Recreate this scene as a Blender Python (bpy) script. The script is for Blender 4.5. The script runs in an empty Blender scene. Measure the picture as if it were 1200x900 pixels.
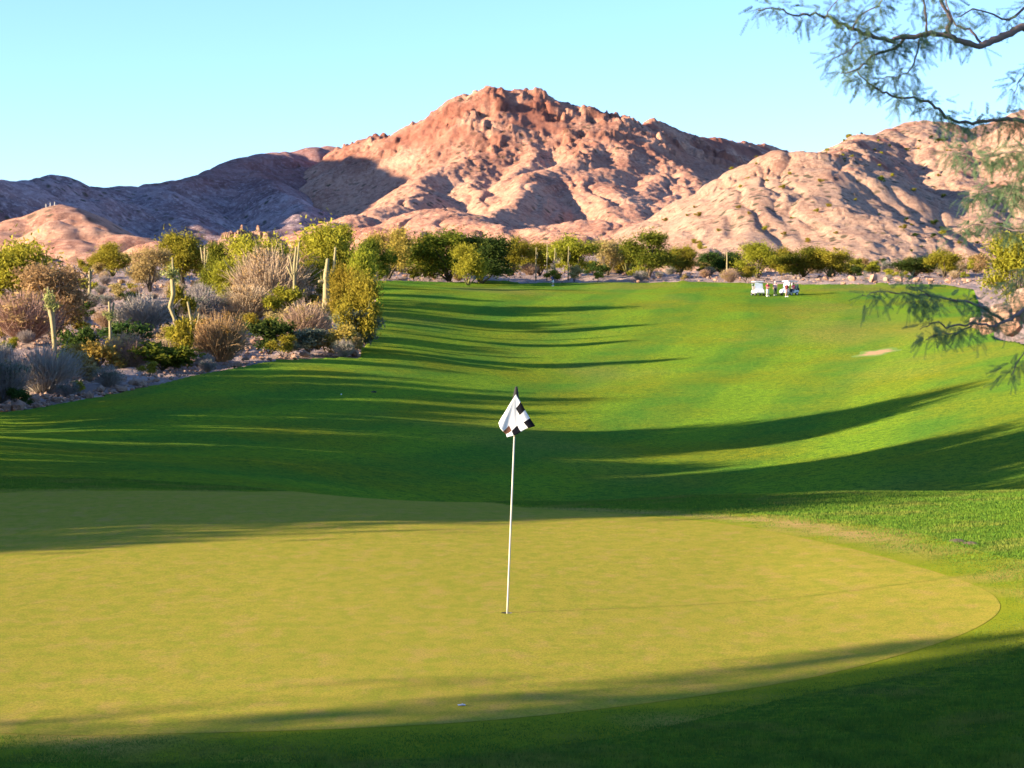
import bpy, bmesh, math, random
import numpy as np
from math import radians, sin, cos, pi
from mathutils import Vector, Matrix

# ------------------------------------------------------------------ camera, sky, sun, exposure
F = 2300.0          # focal length in pixels of a 1200 px wide picture
HZ = 395.0          # picture row of the eye level
CAM_Z = 2.57
SUN_EL = 13.5       # degrees
SUN_AZ = 20.0       # light travels to the right (+X) and this many degrees away from the camera

S = bpy.context.scene
C = S.collection
cd = bpy.data.cameras.new('camera')
cam = bpy.data.objects.new('camera', cd); C.objects.link(cam)
cam.location = (0, 0, CAM_Z); cam.rotation_euler = (radians(90), 0, 0)
cd.sensor_width = 36.0; cd.lens = F * 36.0 / 1200.0
cd.shift_y = -(450.0 - HZ) / 1200.0
cd.clip_start = 0.1; cd.clip_end = 20000
cd.dof.use_dof = True; cd.dof.focus_distance = 18.6; cd.dof.aperture_fstop = 8.0
S.camera = cam

w = bpy.data.worlds.new("World"); S.world = w; w.use_nodes = True
wn = w.node_tree.nodes; wl = w.node_tree.links
sky = wn.new('ShaderNodeTexSky'); sky.sky_type = 'NISHITA'; sky.sun_disc = False
sky.sun_elevation = radians(SUN_EL)
sky.sun_rotation = radians(270 - SUN_AZ)
sky.air_density = 1.0; sky.dust_density = 0.15; sky.ozone_density = 1.6; sky.altitude = 300
tint = wn.new('ShaderNodeMix'); tint.data_type = 'RGBA'; tint.blend_type = 'MULTIPLY'
tint.inputs[0].default_value = 1.0
tint.inputs[7].default_value = (0.76, 0.97, 1.45, 1)
wl.new(sky.outputs[0], tint.inputs[6])
wl.new(tint.outputs[2], wn['Background'].inputs[0])
wn['Background'].inputs[1].default_value = 0.068

sd = bpy.data.lights.new('sun', 'SUN'); sun = bpy.data.objects.new('sun', sd); C.objects.link(sun)
sd.energy = 5.0; sd.angle = radians(0.55); sd.color = (1.0, 0.82, 0.60)
ce, se = cos(radians(SUN_EL)), sin(radians(SUN_EL))
LIGHT = Vector((cos(radians(SUN_AZ)) * ce, sin(radians(SUN_AZ)) * ce, -se))
sun.rotation_euler = LIGHT.to_track_quat('-Z', 'Y').to_euler()
sun.location = (-60, -30, 60)

S.view_settings.view_transform = 'Standard'; S.view_settings.look = 'None'
S.view_settings.exposure = 2.08; S.view_settings.gamma = 1.0
S.view_settings.use_curve_mapping = False
S.cycles.max_bounces = 5; S.cycles.diffuse_bounces = 2; S.cycles.transparent_max_bounces = 6
S.cycles.use_denoising = True

rng = np.random.default_rng(7)
random.seed(7)

# ------------------------------------------------------------------ helpers
def at(px, py, Y):
    return ((px - 600) / F * Y, Y, CAM_Z + (HZ - py) / F * Y)

def link(o, parent=None):
    C.objects.link(o)
    if parent: o.parent = parent
    return o

def mesh(name, v, f, mats=None, parent=None, smooth=True, mi=None):
    """v: (n,3); f: (m,k) array or list of lists -> ONE mesh object"""
    me = bpy.data.meshes.new(name)
    v = np.asarray(v, dtype=np.float32)
    if isinstance(f, np.ndarray):
        m, k = f.shape
        me.vertices.add(len(v)); me.vertices.foreach_set('co', v.ravel())
        me.loops.add(m * k); me.loops.foreach_set('vertex_index', f.astype(np.int32).ravel())
        me.polygons.add(m)
        me.polygons.foreach_set('loop_start', np.arange(0, m * k, k, dtype=np.int32))
        me.polygons.foreach_set('loop_total', np.full(m, k, dtype=np.int32))
    else:
        me.from_pydata([tuple(map(float, q)) for q in v], [], [tuple(int(i) for i in q) for q in f])
    if mats is not None:
        for m_ in (mats if isinstance(mats, (list, tuple)) else [mats]): me.materials.append(m_)
    if mi is not None: me.polygons.foreach_set('material_index', np.asarray(mi, dtype=np.int32))
    me.update(calc_edges=True)
    me.polygons.foreach_set('use_smooth', np.full(len(me.polygons), smooth))
    me.validate()
    return link(bpy.data.objects.new(name, me), parent)

class MB:
    """collects shapes of one part"""
    def __init__(s): s.v = []; s.f = []; s.m = []
    def add(s, v, f, mi=0):
        o = len(s.v); s.v += [tuple(q) for q in v]
        s.f += [[i + o for i in q] for q in f]; s.m += [mi] * len(f); return s
    def box(s, c, d, mi=0, rot=None, taper=(1, 1)):
        v = []
        for z in (-1, 1):
            tx, ty = taper if z > 0 else (1, 1)
            for x, y in ((-1, -1), (1, -1), (1, 1), (-1, 1)):
                p = Vector((x * d[0] / 2 * tx, y * d[1] / 2 * ty, z * d[2] / 2))
                if rot is not None: p = rot @ p
                v.append((p.x + c[0], p.y + c[1], p.z + c[2]))
        return s.add(v, [[3, 2, 1, 0], [4, 5, 6, 7], [0, 1, 5, 4], [1, 2, 6, 5], [2, 3, 7, 6], [3, 0, 4, 7]], mi)
    def tube(s, pts, rad, n=8, mi=0, cap=True):
        pts = [Vector(p) for p in pts]
        if not hasattr(rad, '__len__'): rad = [rad] * len(pts)
        v = []; f = []; a = None
        for i, p in enumerate(pts):
            d = (pts[min(i + 1, len(pts) - 1)] - pts[max(i - 1, 0)]).normalized()
            if a is None:
                a = d.orthogonal().normalized()
            else:
                a = (a - d * a.dot(d)).normalized()
            b = d.cross(a)
            for k in range(n):
                t = 2 * pi * k / n
                v.append(p + (a * cos(t) + b * sin(t)) * rad[i])
        for i in range(len(pts) - 1):
            for k in range(n):
                f.append([i * n + k, i * n + (k + 1) % n, (i + 1) * n + (k + 1) % n, (i + 1) * n + k])
        if cap:
            f.append(list(range(n))[::-1]); f.append([(len(pts) - 1) * n + k for k in range(n)])
        return s.add(v, f, mi)
    def lathe(s, prof, n=16, c=(0, 0, 0), rot=None, mi=0):
        v = []; f = []
        for r, z in prof:
            for k in range(n):
                p = Vector((r * cos(2 * pi * k / n), r * sin(2 * pi * k / n), z))
                if rot is not None: p = rot @ p
                v.append((p.x + c[0], p.y + c[1], p.z + c[2]))
        for i in range(len(prof) - 1):
            for k in range(n):
                f.append([i * n + k, i * n + (k + 1) % n, (i + 1) * n + (k + 1) % n, (i + 1) * n + k])
        return s.add(v, f, mi)
    def prism(s, poly, axis_from, axis_to, mi=0):
        """poly in (y,z); extruded along x"""
        n = len(poly)
        v = [(axis_from, a, b) for a, b in poly] + [(axis_to, a, b) for a, b in poly]
        f = [list(range(n))[::-1], [n + i for i in range(n)]]
        for i in range(n): f.append([i, (i + 1) % n, n + (i + 1) % n, n + i])
        return s.add(v, f, mi)
    def build(s, name, mats, parent=None, smooth=True, bevel=0):
        o = mesh(name, s.v, s.f, mats, parent, smooth, s.m)
        if bevel:
            b = o.modifiers.new('bevel', 'BEVEL'); b.width = bevel; b.segments = 2; b.limit_method = 'ANGLE'
        return o

def tag(o, label=None, cat=None, group=None, kind=None):
    if label: o['label'] = label
    if cat: o['category'] = cat
    if group: o['group'] = group
    if kind: o['kind'] = kind
    return o

def empty(name, loc=(0, 0, 0), rz=0):
    o = bpy.data.objects.new(name, None); C.objects.link(o)
    o.empty_display_size = 0.2
    o.location = loc; o.rotation_euler = (0, 0, rz); return o

def copy_tree(o, parent=None):
    c = o.copy(); C.objects.link(c)
    if parent: c.parent = parent
    for ch in list(o.children): copy_tree(ch, c)
    return c

# numpy gradient noise
_perm = np.random.default_rng(3).permutation(512)
_gr = np.random.default_rng(4).uniform(0, 2 * pi, 512)
_gx, _gy = np.cos(_gr), np.sin(_gr)
def perlin(x, y):
    xi = np.floor(x).astype(np.int64); yi = np.floor(y).astype(np.int64)
    xf = x - xi; yf = y - yi
    def g(ix, iy, fx, fy):
        h = _perm[(_perm[ix & 511] + iy) & 511]
        return _gx[h] * fx + _gy[h] * fy
    u = xf ** 3 * (xf * (xf * 6 - 15) + 10); v_ = yf ** 3 * (yf * (yf * 6 - 15) + 10)
    a = g(xi, yi, xf, yf); b = g(xi + 1, yi, xf - 1, yf)
    c = g(xi, yi + 1, xf, yf - 1); d = g(xi + 1, yi + 1, xf - 1, yf - 1)
    return ((a + (b - a) * u) + ((c + (d - c) * u) - (a + (b - a) * u)) * v_) * 1.5
def fbm(x, y, n=4, gain=.5):
    r = 0; a = 1
    for i in range(n):
        r = r + perlin(x * 2 ** i + 17.3 * i, y * 2 ** i - 9.1 * i) * a; a *= gain
    return r
def ridged(x, y, n=4, gain=.5):
    r = 0; a = 1
    for i in range(n):
        r = r + (1 - np.abs(perlin(x * 2 ** i + 31.7 * i, y * 2 ** i + 5.3 * i)) * 2) * a; a *= gain
    return r

_wj = np.random.default_rng(11).uniform(.1, .9, (512, 3))
def blocks(x, y):
    """a random height per jittered cell, with the distance to the cell edge: broken, blocky rock"""
    xi = np.floor(x).astype(np.int64); yi = np.floor(y).astype(np.int64)
    d1 = np.full(x.shape, 9.); d2 = np.full(x.shape, 9.); val = np.zeros(x.shape)
    for i in (-1, 0, 1):
        for j in (-1, 0, 1):
            h = _perm[(_perm[(xi + i) & 511] + yi + j) & 511]
            d = np.hypot(xi + i + _wj[h, 0] - x, yi + j + _wj[h, 1] - y)
            n_ = d < d1
            d2 = np.where(n_, d1, np.minimum(d2, d)); val = np.where(n_, _wj[h, 2], val); d1 = np.where(n_, d, d1)
    return (val - .5) * np.clip((d2 - d1) * 4, 0, 1) - np.clip(1 - (d2 - d1) * 5, 0, 1) * .25

# ------------------------------------------------------------------ materials
class N:
    def __init__(s, name):
        s.m = bpy.data.materials.new(name); s.m.use_nodes = True
        s.t = s.m.node_tree; s.b = s.t.nodes['Principled BSDF']
        s.out = s.t.nodes['Material Output']
        s.b.inputs['Roughness'].default_value = 0.9
        s.b.inputs['Specular IOR Level'].default_value = 0.15
    def n(s, t, **kw):
        q = s.t.nodes.new(t)
        for k, v in kw.items(): setattr(q, k, v)
        return q
    def l(s, a, b): s.t.links.new(a, b)
    def pos(s):
        return s.n('ShaderNodeNewGeometry').outputs['Position']
    def objco(s): return s.n('ShaderNodeTexCoord').outputs['Object']
    def scaled(s, vec, sc):
        m_ = s.n('ShaderNodeMapping'); m_.inputs['Scale'].default_value = sc; s.l(vec, m_.inputs[0]); return m_.outputs[0]
    def noise(s, vec, scale, detail=4, rough=.55, dist=0):
        q = s.n('ShaderNodeTexNoise'); q.inputs['Scale'].default_value = scale; q.inputs['Detail'].default_value = detail
        q.inputs['Roughness'].default_value = rough; q.inputs['Distortion'].default_value = dist
        s.l(vec, q.inputs['Vector']); return q.outputs['Fac']
    def voro(s, vec, scale, out='Distance', feature='F1'):
        q = s.n('ShaderNodeTexVoronoi', feature=feature); q.inputs['Scale'].default_value = scale
        s.l(vec, q.inputs['Vector']); return q.outputs[out]
    def attr(s, name):
        q = s.n('ShaderNodeAttribute'); q.attribute_name = name; return q.outputs['Fac']
    def ramp(s, fac, stops):
        q = s.n('ShaderNodeValToRGB'); e = q.color_ramp.elements
        while len(e) < len(stops): e.new(0.5)
        for i, (p, c) in enumerate(stops):
            e[i].position = p; e[i].color = (c, c, c, 1) if not hasattr(c, '__len__') else (*c, 1)
        s.l(fac, q.inputs[0]); return q.outputs[0]
    def mix(s, fac, a, b, mode='MIX'):
        q = s.n('ShaderNodeMix', data_type='RGBA', blend_type=mode)
        for sock, val in ((q.inputs[0], fac), (q.inputs[6], a), (q.inputs[7], b)):
            if hasattr(val, 'links') or hasattr(val, 'is_linked'): s.l(val, sock)
            elif hasattr(val, '__len__'): sock.default_value = (*val, 1)
            else: sock.default_value = val
        return q.outputs[2]
    def math(s, op, a, b=0.0):
        q = s.n('ShaderNodeMath', operation=op)
        for sock, val in ((q.inputs[0], a), (q.inputs[1], b)):
            if hasattr(val, 'is_linked'): s.l(val, sock)
            else: sock.default_value = val
        return q.outputs[0]
    def bump(s, h, strength, dist):
        q = s.n('ShaderNodeBump'); q.inputs['Strength'].default_value = strength; q.inputs['Distance'].default_value = dist
        s.l(h, q.inputs['Height']); s.l(q.outputs[0], s.b.inputs['Normal']); return q
    def color(s, c):
        if hasattr(c, 'is_linked'): s.l(c, s.b.inputs['Base Color'])
        else: s.b.inputs['Base Color'].default_value = (*c, 1)

def plain(name, col, rough=.6, metal=0, spec=.3, var=.08, scale=30):
    """a painted, moulded or woven surface with slight uneven wear"""
    q = N(name); o = q.objco()
    n_ = q.noise(o, scale, 3)
    q.color(q.mix(n_, [c * (1 - var) for c in col], [min(1, c * (1 + var)) for c in col]))
    q.b.inputs['Roughness'].default_value = rough; q.b.inputs['Metallic'].default_value = metal
    q.b.inputs['Specular IOR Level'].default_value = spec
    return q.m

def leafmat(name, c1, c2, trans=.35, objvar=.25):
    q = N(name)
    g = q.n('ShaderNodeNewGeometry'); oi = q.n('ShaderNodeObjectInfo')
    col = q.mix(g.outputs['Random Per Island'], c1, c2)
    hs = q.n('ShaderNodeHueSaturation')
    q.l(col, hs.inputs['Color'])
    q.l(q.math('ADD', q.math('MULTIPLY', oi.outputs['Random'], .04), .48), hs.inputs['Hue'])
    q.l(q.math('ADD', q.math('MULTIPLY', oi.outputs['Random'], objvar), 1 - objvar / 2), hs.inputs['Value'])
    d = q.n('ShaderNodeBsdfDiffuse'); t = q.n('ShaderNodeBsdfTranslucent'); mx = q.n('ShaderNodeMixShader')
    q.l(hs.outputs[0], d.inputs[0]); q.l(hs.outputs[0], t.inputs[0]); mx.inputs[0].default_value = trans
    q.l(d.outputs[0], mx.inputs[1]); q.l(t.outputs[0], mx.inputs[2]); q.l(mx.outputs[0], q.out.inputs['Surface'])
    return q.m

def grassmat(name, c1, c2, trans, _):
    q = N(name); g = q.n('ShaderNodeNewGeometry'); p = g.outputs['Position']
    col = q.mix(g.outputs['Random Per Island'], c1, c2)
    col = q.mix(q.ramp(q.noise(p, .8, 5, .65), [(.49, 0), (.64, .55)]), col, (.27, .21, .055))
    col = q.mix(q.ramp(q.noise(p, 4.0, 4, .7), [(.40, .55), (.58, 0)]), col, (.05, .105, .02))
    d = q.n('ShaderNodeBsdfDiffuse'); t = q.n('ShaderNodeBsdfTranslucent'); mx = q.n('ShaderNodeMixShader')
    q.l(col, d.inputs[0]); q.l(col, t.inputs[0]); mx.inputs[0].default_value = trans
    q.l(d.outputs[0], mx.inputs[1]); q.l(t.outputs[0], mx.inputs[2]); q.l(mx.outputs[0], q.out.inputs['Surface'])
    return q.m

M = {}
# desert soil
q = N('desert soil'); p = q.pos()
c = q.ramp(q.noise(p, .25, 6), [(.3, (.20, .135, .105)), (.55, (.31, .22, .175)), (.75, (.40, .31, .26))])
c = q.mix(q.math('MULTIPLY', q.ramp(q.voro(p, 1.8), [(.0, 1), (.35, 0)]), .6), c, (.14, .09, .065))
c = q.mix(q.ramp(q.noise(p, 2.2, 5), [(.52, 0), (.68, .6)]), c, (.40, .32, .27))
q.color(c); q.bump(q.noise(p, 1.2, 8, .7), 1.0, .35); M['soil'] = q.m

# fairway
q = N('fairway turf'); p = q.pos()
st = q.attr('stripe')
band = q.ramp(q.math('ADD', q.math('MULTIPLY', q.n('ShaderNodeMath', operation='SINE').outputs[0], 0), st), [(.30, 0), (.70, 1)])
c = q.mix(band, (.115, .245, .021), (.215, .340, .018))
big = q.noise(q.scaled(p, (1, .55, 1)), .11, 5, .6)
c = q.mix(q.ramp(big, [(.42, 0), (.64, .85)]), c, (.29, .265, .012))
c = q.mix(q.ramp(q.noise(q.scaled(p, (1, .4, 1)), .045, 4), [(.53, 0), (.68, .6)]), c, (.34, .225, .06))
fine = q.noise(p, 3.0, 6, .7)
c = q.mix(q.ramp(fine, [(.38, .8), (.56, 0)]), c, (.035, .105, .018))
c = q.mix(q.ramp(q.noise(p, 14, 4, .7), [(.40, .8), (.58, 0)]), c, (.035, .090, .016))
c = q.mix(q.ramp(q.noise(p, 7, 4, .7), [(.54, 0), (.68, .6)]), c, (.24, .28, .03))
q.b.inputs['Specular IOR Level'].default_value = 0; q.color(c)
q.bump(q.math('ADD', q.math('MULTIPLY', q.noise(p, 25, 6, .75), .035), q.math('MULTIPLY', q.noise(p, 1.3, 4, .6), .07)), .9, 1.0)
M['fairway'] = q.m

# putting green
q = N('green turf'); p = q.pos()
c = q.mix(q.noise(q.scaled(p, (1, .55, 1)), .5, 4), (.315, .270, .032), (.405, .315, .046))
c = q.mix(q.ramp(q.noise(q.scaled(p, (1, .6, 1)), 5.5, 5, .7), [(.44, 0), (.60, .75)]), c, (.25, .265, .026))
c = q.mix(q.ramp(q.noise(q.scaled(p, (1, .5, 1)), 3.1, 5, .7), [(.51, 0), (.66, .45)]), c, (.48, .28, .09))
c = q.mix(q.ramp(q.noise(p, 60, 4, .8), [(.40, .6), (.58, 0)]), c, (.12, .12, .025))
q.b.inputs['Specular IOR Level'].default_value = 0; q.color(c)
q.bump(q.math('ADD', q.math('MULTIPLY', q.noise(p, 110, 4, .8), .006), q.math('MULTIPLY', q.noise(p, 6, 3), .004)), .8, 1.0)
M['green'] = q.m

# collar
q = N('collar turf'); p = q.pos()
c = q.mix(q.noise(p, 2.2, 5), (.17, .235, .013), (.31, .285, .022))
c = q.mix(q.ramp(q.noise(p, .45, 4), [(.50, 0), (.68, .9)]), c, (.42, .26, .085))
c = q.mix(q.math('MULTIPLY', q.attr('wear'), q.ramp(q.noise(p, 1.6, 5, .65), [(.36, .1), (.55, 1)])), c, (.47, .29, .11))
c = q.mix(q.ramp(q.noise(p, 40, 5, .8), [(.35, .5), (.62, 0)]), c, (.09, .13, .010))
q.b.inputs['Specular IOR Level'].default_value = 0; q.color(c); q.bump(q.noise(p, 60, 6, .8), .8, .02); M['collar'] = q.m

M['grass'] = grassmat('grass blade', (.075, .175, .020), (.165, .235, .024), .3, 0)

# mountain rock
def rock(name, lo, mid, hi, sc, bush):
    q = N(name); p = q.pos()
    n1 = q.noise(p, sc, 8, .62, .4)
    c = q.ramp(n1, [(.28, lo), (.48, mid), (.70, hi)])
    alt = q.n('ShaderNodeSeparateXYZ'); q.l(p, alt.inputs[0])
    c = q.mix(q.ramp(q.noise(q.scaled(p, (1, 1, 2.5)), sc * 3.3, 6, .7), [(.48, 0), (.66, .75)]), c, lo)
    c = q.mix(q.ramp(q.noise(p, sc * .4, 3), [(.45, 0), (.7, .5)]), c, hi)
    c = q.mix(q.ramp(q.noise(q.scaled(p, (1.6, .6, 1)), sc * 9, 8, .75), [(.38, .6), (.50, 0)]), c, [v_ * .6 for v_ in lo])
    c = q.mix(q.ramp(q.noise(p, sc * 14, 6, .75), [(.50, 0), (.62, .8)]), c, [v_ * 1.12 for v_ in hi])
    if bush:
        b1 = q.ramp(q.voro(q.scaled(p, (1, 1, .25)), bush), [(.20, 1), (.34, 0)])
        b2 = q.ramp(q.noise(p, bush * .12, 4), [(.42, 0), (.58, .9)])
        c = q.mix(q.math('MULTIPLY', b1, b2), c, (.060, .055, .030))
    crag = q.attr('crag')
    c = q.mix(crag, c, q.ramp(n1, [(.3, (.13, .040, .026)), (.6, (.29, .100, .060))]))
    q.color(c)
    q.bump(q.noise(p, sc * 5, 12, .78), 1.0, 1.0 / sc * .07)
    return q.m
M['mountain'] = rock('mountain rock', (.25, .100, .066), (.46, .225, .140), (.56, .325, .21), .022, .15)
M['range'] = rock('shaded range rock', (.13, .075, .078), (.25, .155, .145), (.46, .35, .33), .020, .16)  # darker and cooler than the mountain rock: shade put into the colour
M['foothill'] = rock('foothill rock', (.21, .112, .075), (.36, .21, .135), (.46, .30, .20), .06, .30)
q = N('boulder rock'); p = q.pos()
c = q.ramp(q.noise(p, .7, 6, .65), [(.3, (.20, .10, .06)), (.5, (.31, .185, .12)), (.7, (.40, .28, .20))])
q.color(c); q.bump(q.noise(p, 2.5, 7, .7), 1.0, .25); M['boulder'] = q.m

M['bark'] = plain('tree bark', (.10, .075, .05), .95, var=.5, scale=6)
M['bark_dark'] = plain('dark branch bark', (.17, .12, .105), .95, var=.5, scale=25)
M['bark_green'] = plain('green bark', (.17, .16, .05), .9, var=.35, scale=6)
M['twig_pink'] = leafmat('bare twigs', (.31, .20, .135), (.42, .30, .20), .1)
M['twig_grey'] = leafmat('grey twigs', (.21, .18, .15), (.33, .28, .24), .1)
M['twig_red'] = leafmat('russet twigs', (.22, .12, .065), (.34, .20, .11), .15)
M['leaf_yellow'] = leafmat('yellow green leaves', (.185, .165, .018), (.335, .270, .034))
M['leaf_olive'] = leafmat('olive leaves', (.155, .158, .015), (.29, .255, .03))
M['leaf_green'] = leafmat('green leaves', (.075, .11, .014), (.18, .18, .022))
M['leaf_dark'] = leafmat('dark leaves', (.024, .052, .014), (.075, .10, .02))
M['leaf_orange'] = leafmat('orange leaves', (.24, .155, .03), (.37, .25, .06))
M['leaf_grey'] = leafmat('grey green leaves', (.11, .13, .085), (.20, .21, .14))
M['leaf_tan'] = leafmat('dry tan leaves', (.28, .19, .07), (.40, .29, .12))
M['leaf_near'] = leafmat('near mesquite leaflets', (.12, .19, .095), (.19, .255, .12), .55)
q = N('cactus skin'); o_ = q.objco()
c = q.mix(q.noise(o_, 1.6, 5), (.16, .15, .06), (.32, .25, .14)); q.color(c); M['cactus'] = q.m
q = N('cactus crest skin'); o_ = q.objco()
c = q.mix(q.noise(o_, 2.6, 5), (.16, .20, .05), (.30, .29, .09)); q.color(c); M['cactus_green'] = q.m
M['white_paint'] = plain('white cart paint', (.62, .62, .64), .35, spec=.5, var=.03)
M['stick'] = plain('flagstick paint', (.42, .39, .31), .5, spec=.3, var=.05, scale=12)
M['flag_white'] = leafmat('white flag cloth', (.80, .80, .80), (.80, .80, .80), .25, 0)
M['flag_black'] = leafmat('black flag cloth', (.012, .012, .016), (.012, .012, .016), .1, 0)
M['flag_black_sunlit'] = leafmat('sunlit black flag cloth', (.16, .07, .05), (.16, .07, .05), .3, 0)  # black cloth with the sun shining through, painted in as brown
M['black'] = plain('black rubber', (.015, .015, .016), .8, var=.2)
M['cup_dark'] = plain('cup liner', (.05, .05, .045), .8)
M['grey_metal'] = plain('grey metal', (.45, .46, .48), .35, .8)
M['seat'] = plain('beige seat vinyl', (.42, .36, .29), .6)
q = N('windscreen'); q.b.inputs['Base Color'].default_value = (.75, .85, .95, 1); q.b.inputs['Roughness'].default_value = .05
q.b.inputs['Transmission Weight'].default_value = .6; q.b.inputs['Specular IOR Level'].default_value = .8; M['glass'] = q.m
M['lamp'] = plain('headlamp lens', (.8, .82, .85), .15, spec=.8)
M['skin'] = plain('skin', (.50, .30, .21), .6, var=.05)
M['hair'] = plain('hair', (.06, .04, .03), .8)
for nm, col in (('crimson', (.42, .035, .09)), ('cream', (.72, .66, .52)), ('pink', (.62, .34, .32)), ('charcoal', (.03, .035, .04)),
                ('maroon', (.17, .03, .03)), ('blush', (.70, .45, .40)), ('navy', (.03, .04, .12)), ('cap_white', (.78, .78, .76))):
    M[nm] = plain(nm + ' cloth', col, .9, var=.12, scale=14)
M['outcrop'] = rock('outcrop rock', (.13, .065, .042), (.24, .135, .085), (.34, .21, .14), .25, 0)
q = N('bare earth'); p = q.pos()
c = q.mix(q.noise(p, 1.5, 5), (.34, .20, .085), (.41, .26, .13)); c = q.mix(q.ramp(q.math('ADD', q.math('MULTIPLY', q.noise(p, 2.5, 5, .65), .9), q.attr('rim')), [(.72, 0), (1.05, 1)]), c, (.12, .20, .02)); q.color(c); q.bump(q.noise(p, 12, 5), .6, .05); M['earth'] = q.m
M['dark_earth'] = plain('dark soil', (.07, .05, .03), .95, var=.4)

# ------------------------------------------------------------------ the lie of the land
CP = []   # control points x, Y, z
def cp(px, *rows):
    for Y, kind, val in rows:
        z = val if kind == 'z' else CAM_Z + (HZ - val) / F * Y
        CP.append(((px - 600) / F * Y, Y, z))
for x_ in (-40, -15, -5, 0, 5, 15, 40):
    for Y_ in (-15, -5, 3): CP.append((x_, Y_, 0.0 + (0.25 if x_ > 10 else 0)))
for px in (0, 300, 600, 900):
    cp(px, (8, 'z', 0), (12, 'z', 0), (16, 'z', 0), (21, 'z', 0.0))
cp(1200, (8, 'z', .05), (12, 'z', .08), (16, 'z', .10))
cp(-500, (12, 'z', .1), (20, 'z', .1))
cp(-300, (26, 'z', .1), (31, 'z', .1), (45, 'z', .0), (60, 'z', -.2), (90, 'z', .2), (110, 'r', 450), (130, 'r', 425), (180, 'r', 370), (250, 'r', 315), (340, 'r', 305))
cp(0, (26, 'z', .0), (31, 'z', 0), (45, 'z', -.4), (65, 'z', -1.0), (90, 'z', -1.5), (105, 'r', 484), (125, 'r', 455), (150, 'r', 425), (180, 'r', 390), (220, 'r', 350), (270, 'r', 318), (340, 'r', 306))
cp(150, (31, 'z', 0), (45, 'z', -.5), (65, 'r', 532), (90, 'r', 497), (115, 'r', 465), (130, 'r', 443), (150, 'r', 420), (180, 'r', 388), (220, 'r', 352), (270, 'r', 322), (340, 'r', 308))
cp(300, (26, 'z', 0), (31, 'z', -.03), (45, 'z', -.8), (65, 'r', 542), (90, 'r', 505), (120, 'r', 461), (145, 'r', 423), (170, 'r', 395), (200, 'r', 370), (240, 'r', 340), (290, 'r', 318), (340, 'r', 311))
cp(450, (31, 'z', -.10), (38, 'z', -.6), (45, 'z', -1.3), (65, 'r', 563), (90, 'r', 514), (120, 'r', 467), (150, 'r', 425), (180, 'r', 390), (220, 'r', 357), (260, 'r', 337), (300, 'r', 327), (340, 'r', 319))
cp(600, (26, 'z', -.03), (31, 'z', -.14), (34, 'z', -.30), (40, 'z', -1.0), (48, 'z', -2.0), (60, 'r', 592), (80, 'r', 545), (100, 'r', 510), (120, 'r', 480), (150, 'r', 443), (180, 'r', 410), (210, 'r', 380), (235, 'r', 359), (260, 'r', 345), (285, 'r', 338), (310, 'r', 334), (340, 'r', 326))
cp(800, (25, 'z', .0), (29, 'z', -.05), (34, 'z', -.2), (40, 'z', -.9), (50, 'z', -2.1), (60, 'r', 590), (80, 'r', 545), (100, 'r', 510), (120, 'r', 478), (150, 'r', 440), (180, 'r', 405), (210, 'r', 376), (235, 'r', 356), (255, 'r', 345), (285, 'r', 337), (330, 'r', 326))
cp(1000, (22, 'z', .08), (28, 'z', .03), (34, 'z', -.12), (40, 'z', -.8), (48, 'z', -1.8), (58, 'r', 580), (70, 'r', 545), (90, 'r', 500), (110, 'r', 470), (140, 'r', 430), (170, 'r', 400), (200, 'r', 373), (225, 'r', 356), (245, 'r', 346), (265, 'r', 338), (300, 'r', 329), (340, 'r', 322))
cp(1200, (20, 'z', .20), (25, 'z', .14), (34, 'z', -.10), (40, 'z', -.8), (48, 'z', -1.5), (56, 'r', 565), (65, 'r', 527), (80, 'r', 478), (100, 'r', 440), (125, 'r', 405), (150, 'r', 383), (180, 'r', 364), (220, 'r', 346), (280, 'r', 330), (340, 'r', 320))
cp(1500, (20, 'z', .5), (31, 'z', .3), (45, 'z', -.4), (60, 'r', 475), (80, 'r', 425), (120, 'r', 375), (200, 'r', 335), (280, 'r', 315))
CP = np.array(CP)
def _uv(x, Y):
    Yc = np.clip(Y, -15, 345)
    return np.clip(x / (Yc + 20) * 5.0, -2.9, 2.6), np.log(Yc + 20) * 1.6
_a, _b = _uv(CP[:, 0], CP[:, 1])
def _phi(r2): return 0.5 * r2 * np.log(r2 + 1e-12)
_K = _phi((_a[:, None] - _a) ** 2 + (_b[:, None] - _b) ** 2) + np.eye(len(CP)) * 2e-4
_P = np.stack([np.ones_like(_a), _a, _b], 1)
_sol = np.linalg.solve(np.block([[_K, _P], [_P.T, np.zeros((3, 3))]]), np.concatenate([CP[:, 2], np.zeros(3)]))
def height(x, Y):
    x = np.asarray(x, float); Y = np.asarray(Y, float); shp = np.broadcast(x, Y).shape
    x = np.broadcast_to(x, shp).ravel(); Y = np.broadcast_to(Y, shp).ravel()
    r = np.empty(len(x))
    for i in range(0, len(x), 60000):
        a, b = _uv(x[i:i + 60000], Y[i:i + 60000])
        K = _phi((a[:, None] - _a) ** 2 + (b[:, None] - _b) ** 2)
        r[i:i + 60000] = K @ _sol[:-3] + _sol[-3] + _sol[-2] * a + _sol[-1] * b
    r -= np.clip(1 - np.abs(x + 2) / 60, 0, 1) * 0
    far = np.interp(Y, [300, 420, 700, 1000, 3000], [12.5, 16.5, 30, 46, 70])
    t = np.clip((Y - 290) / 110, 0, 1); t = t * t * (3 - 2 * t)
    r = r * (1 - t) + far * t
    und = np.clip((Y - 36) / 30, 0, 1)
    r = r + und * (fbm(x / 23.0, Y / 31.0, 3) * .22)
    return r.reshape(shp)
def H1(x, Y): return float(height(np.array([x]), np.array([Y]))[0])

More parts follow.
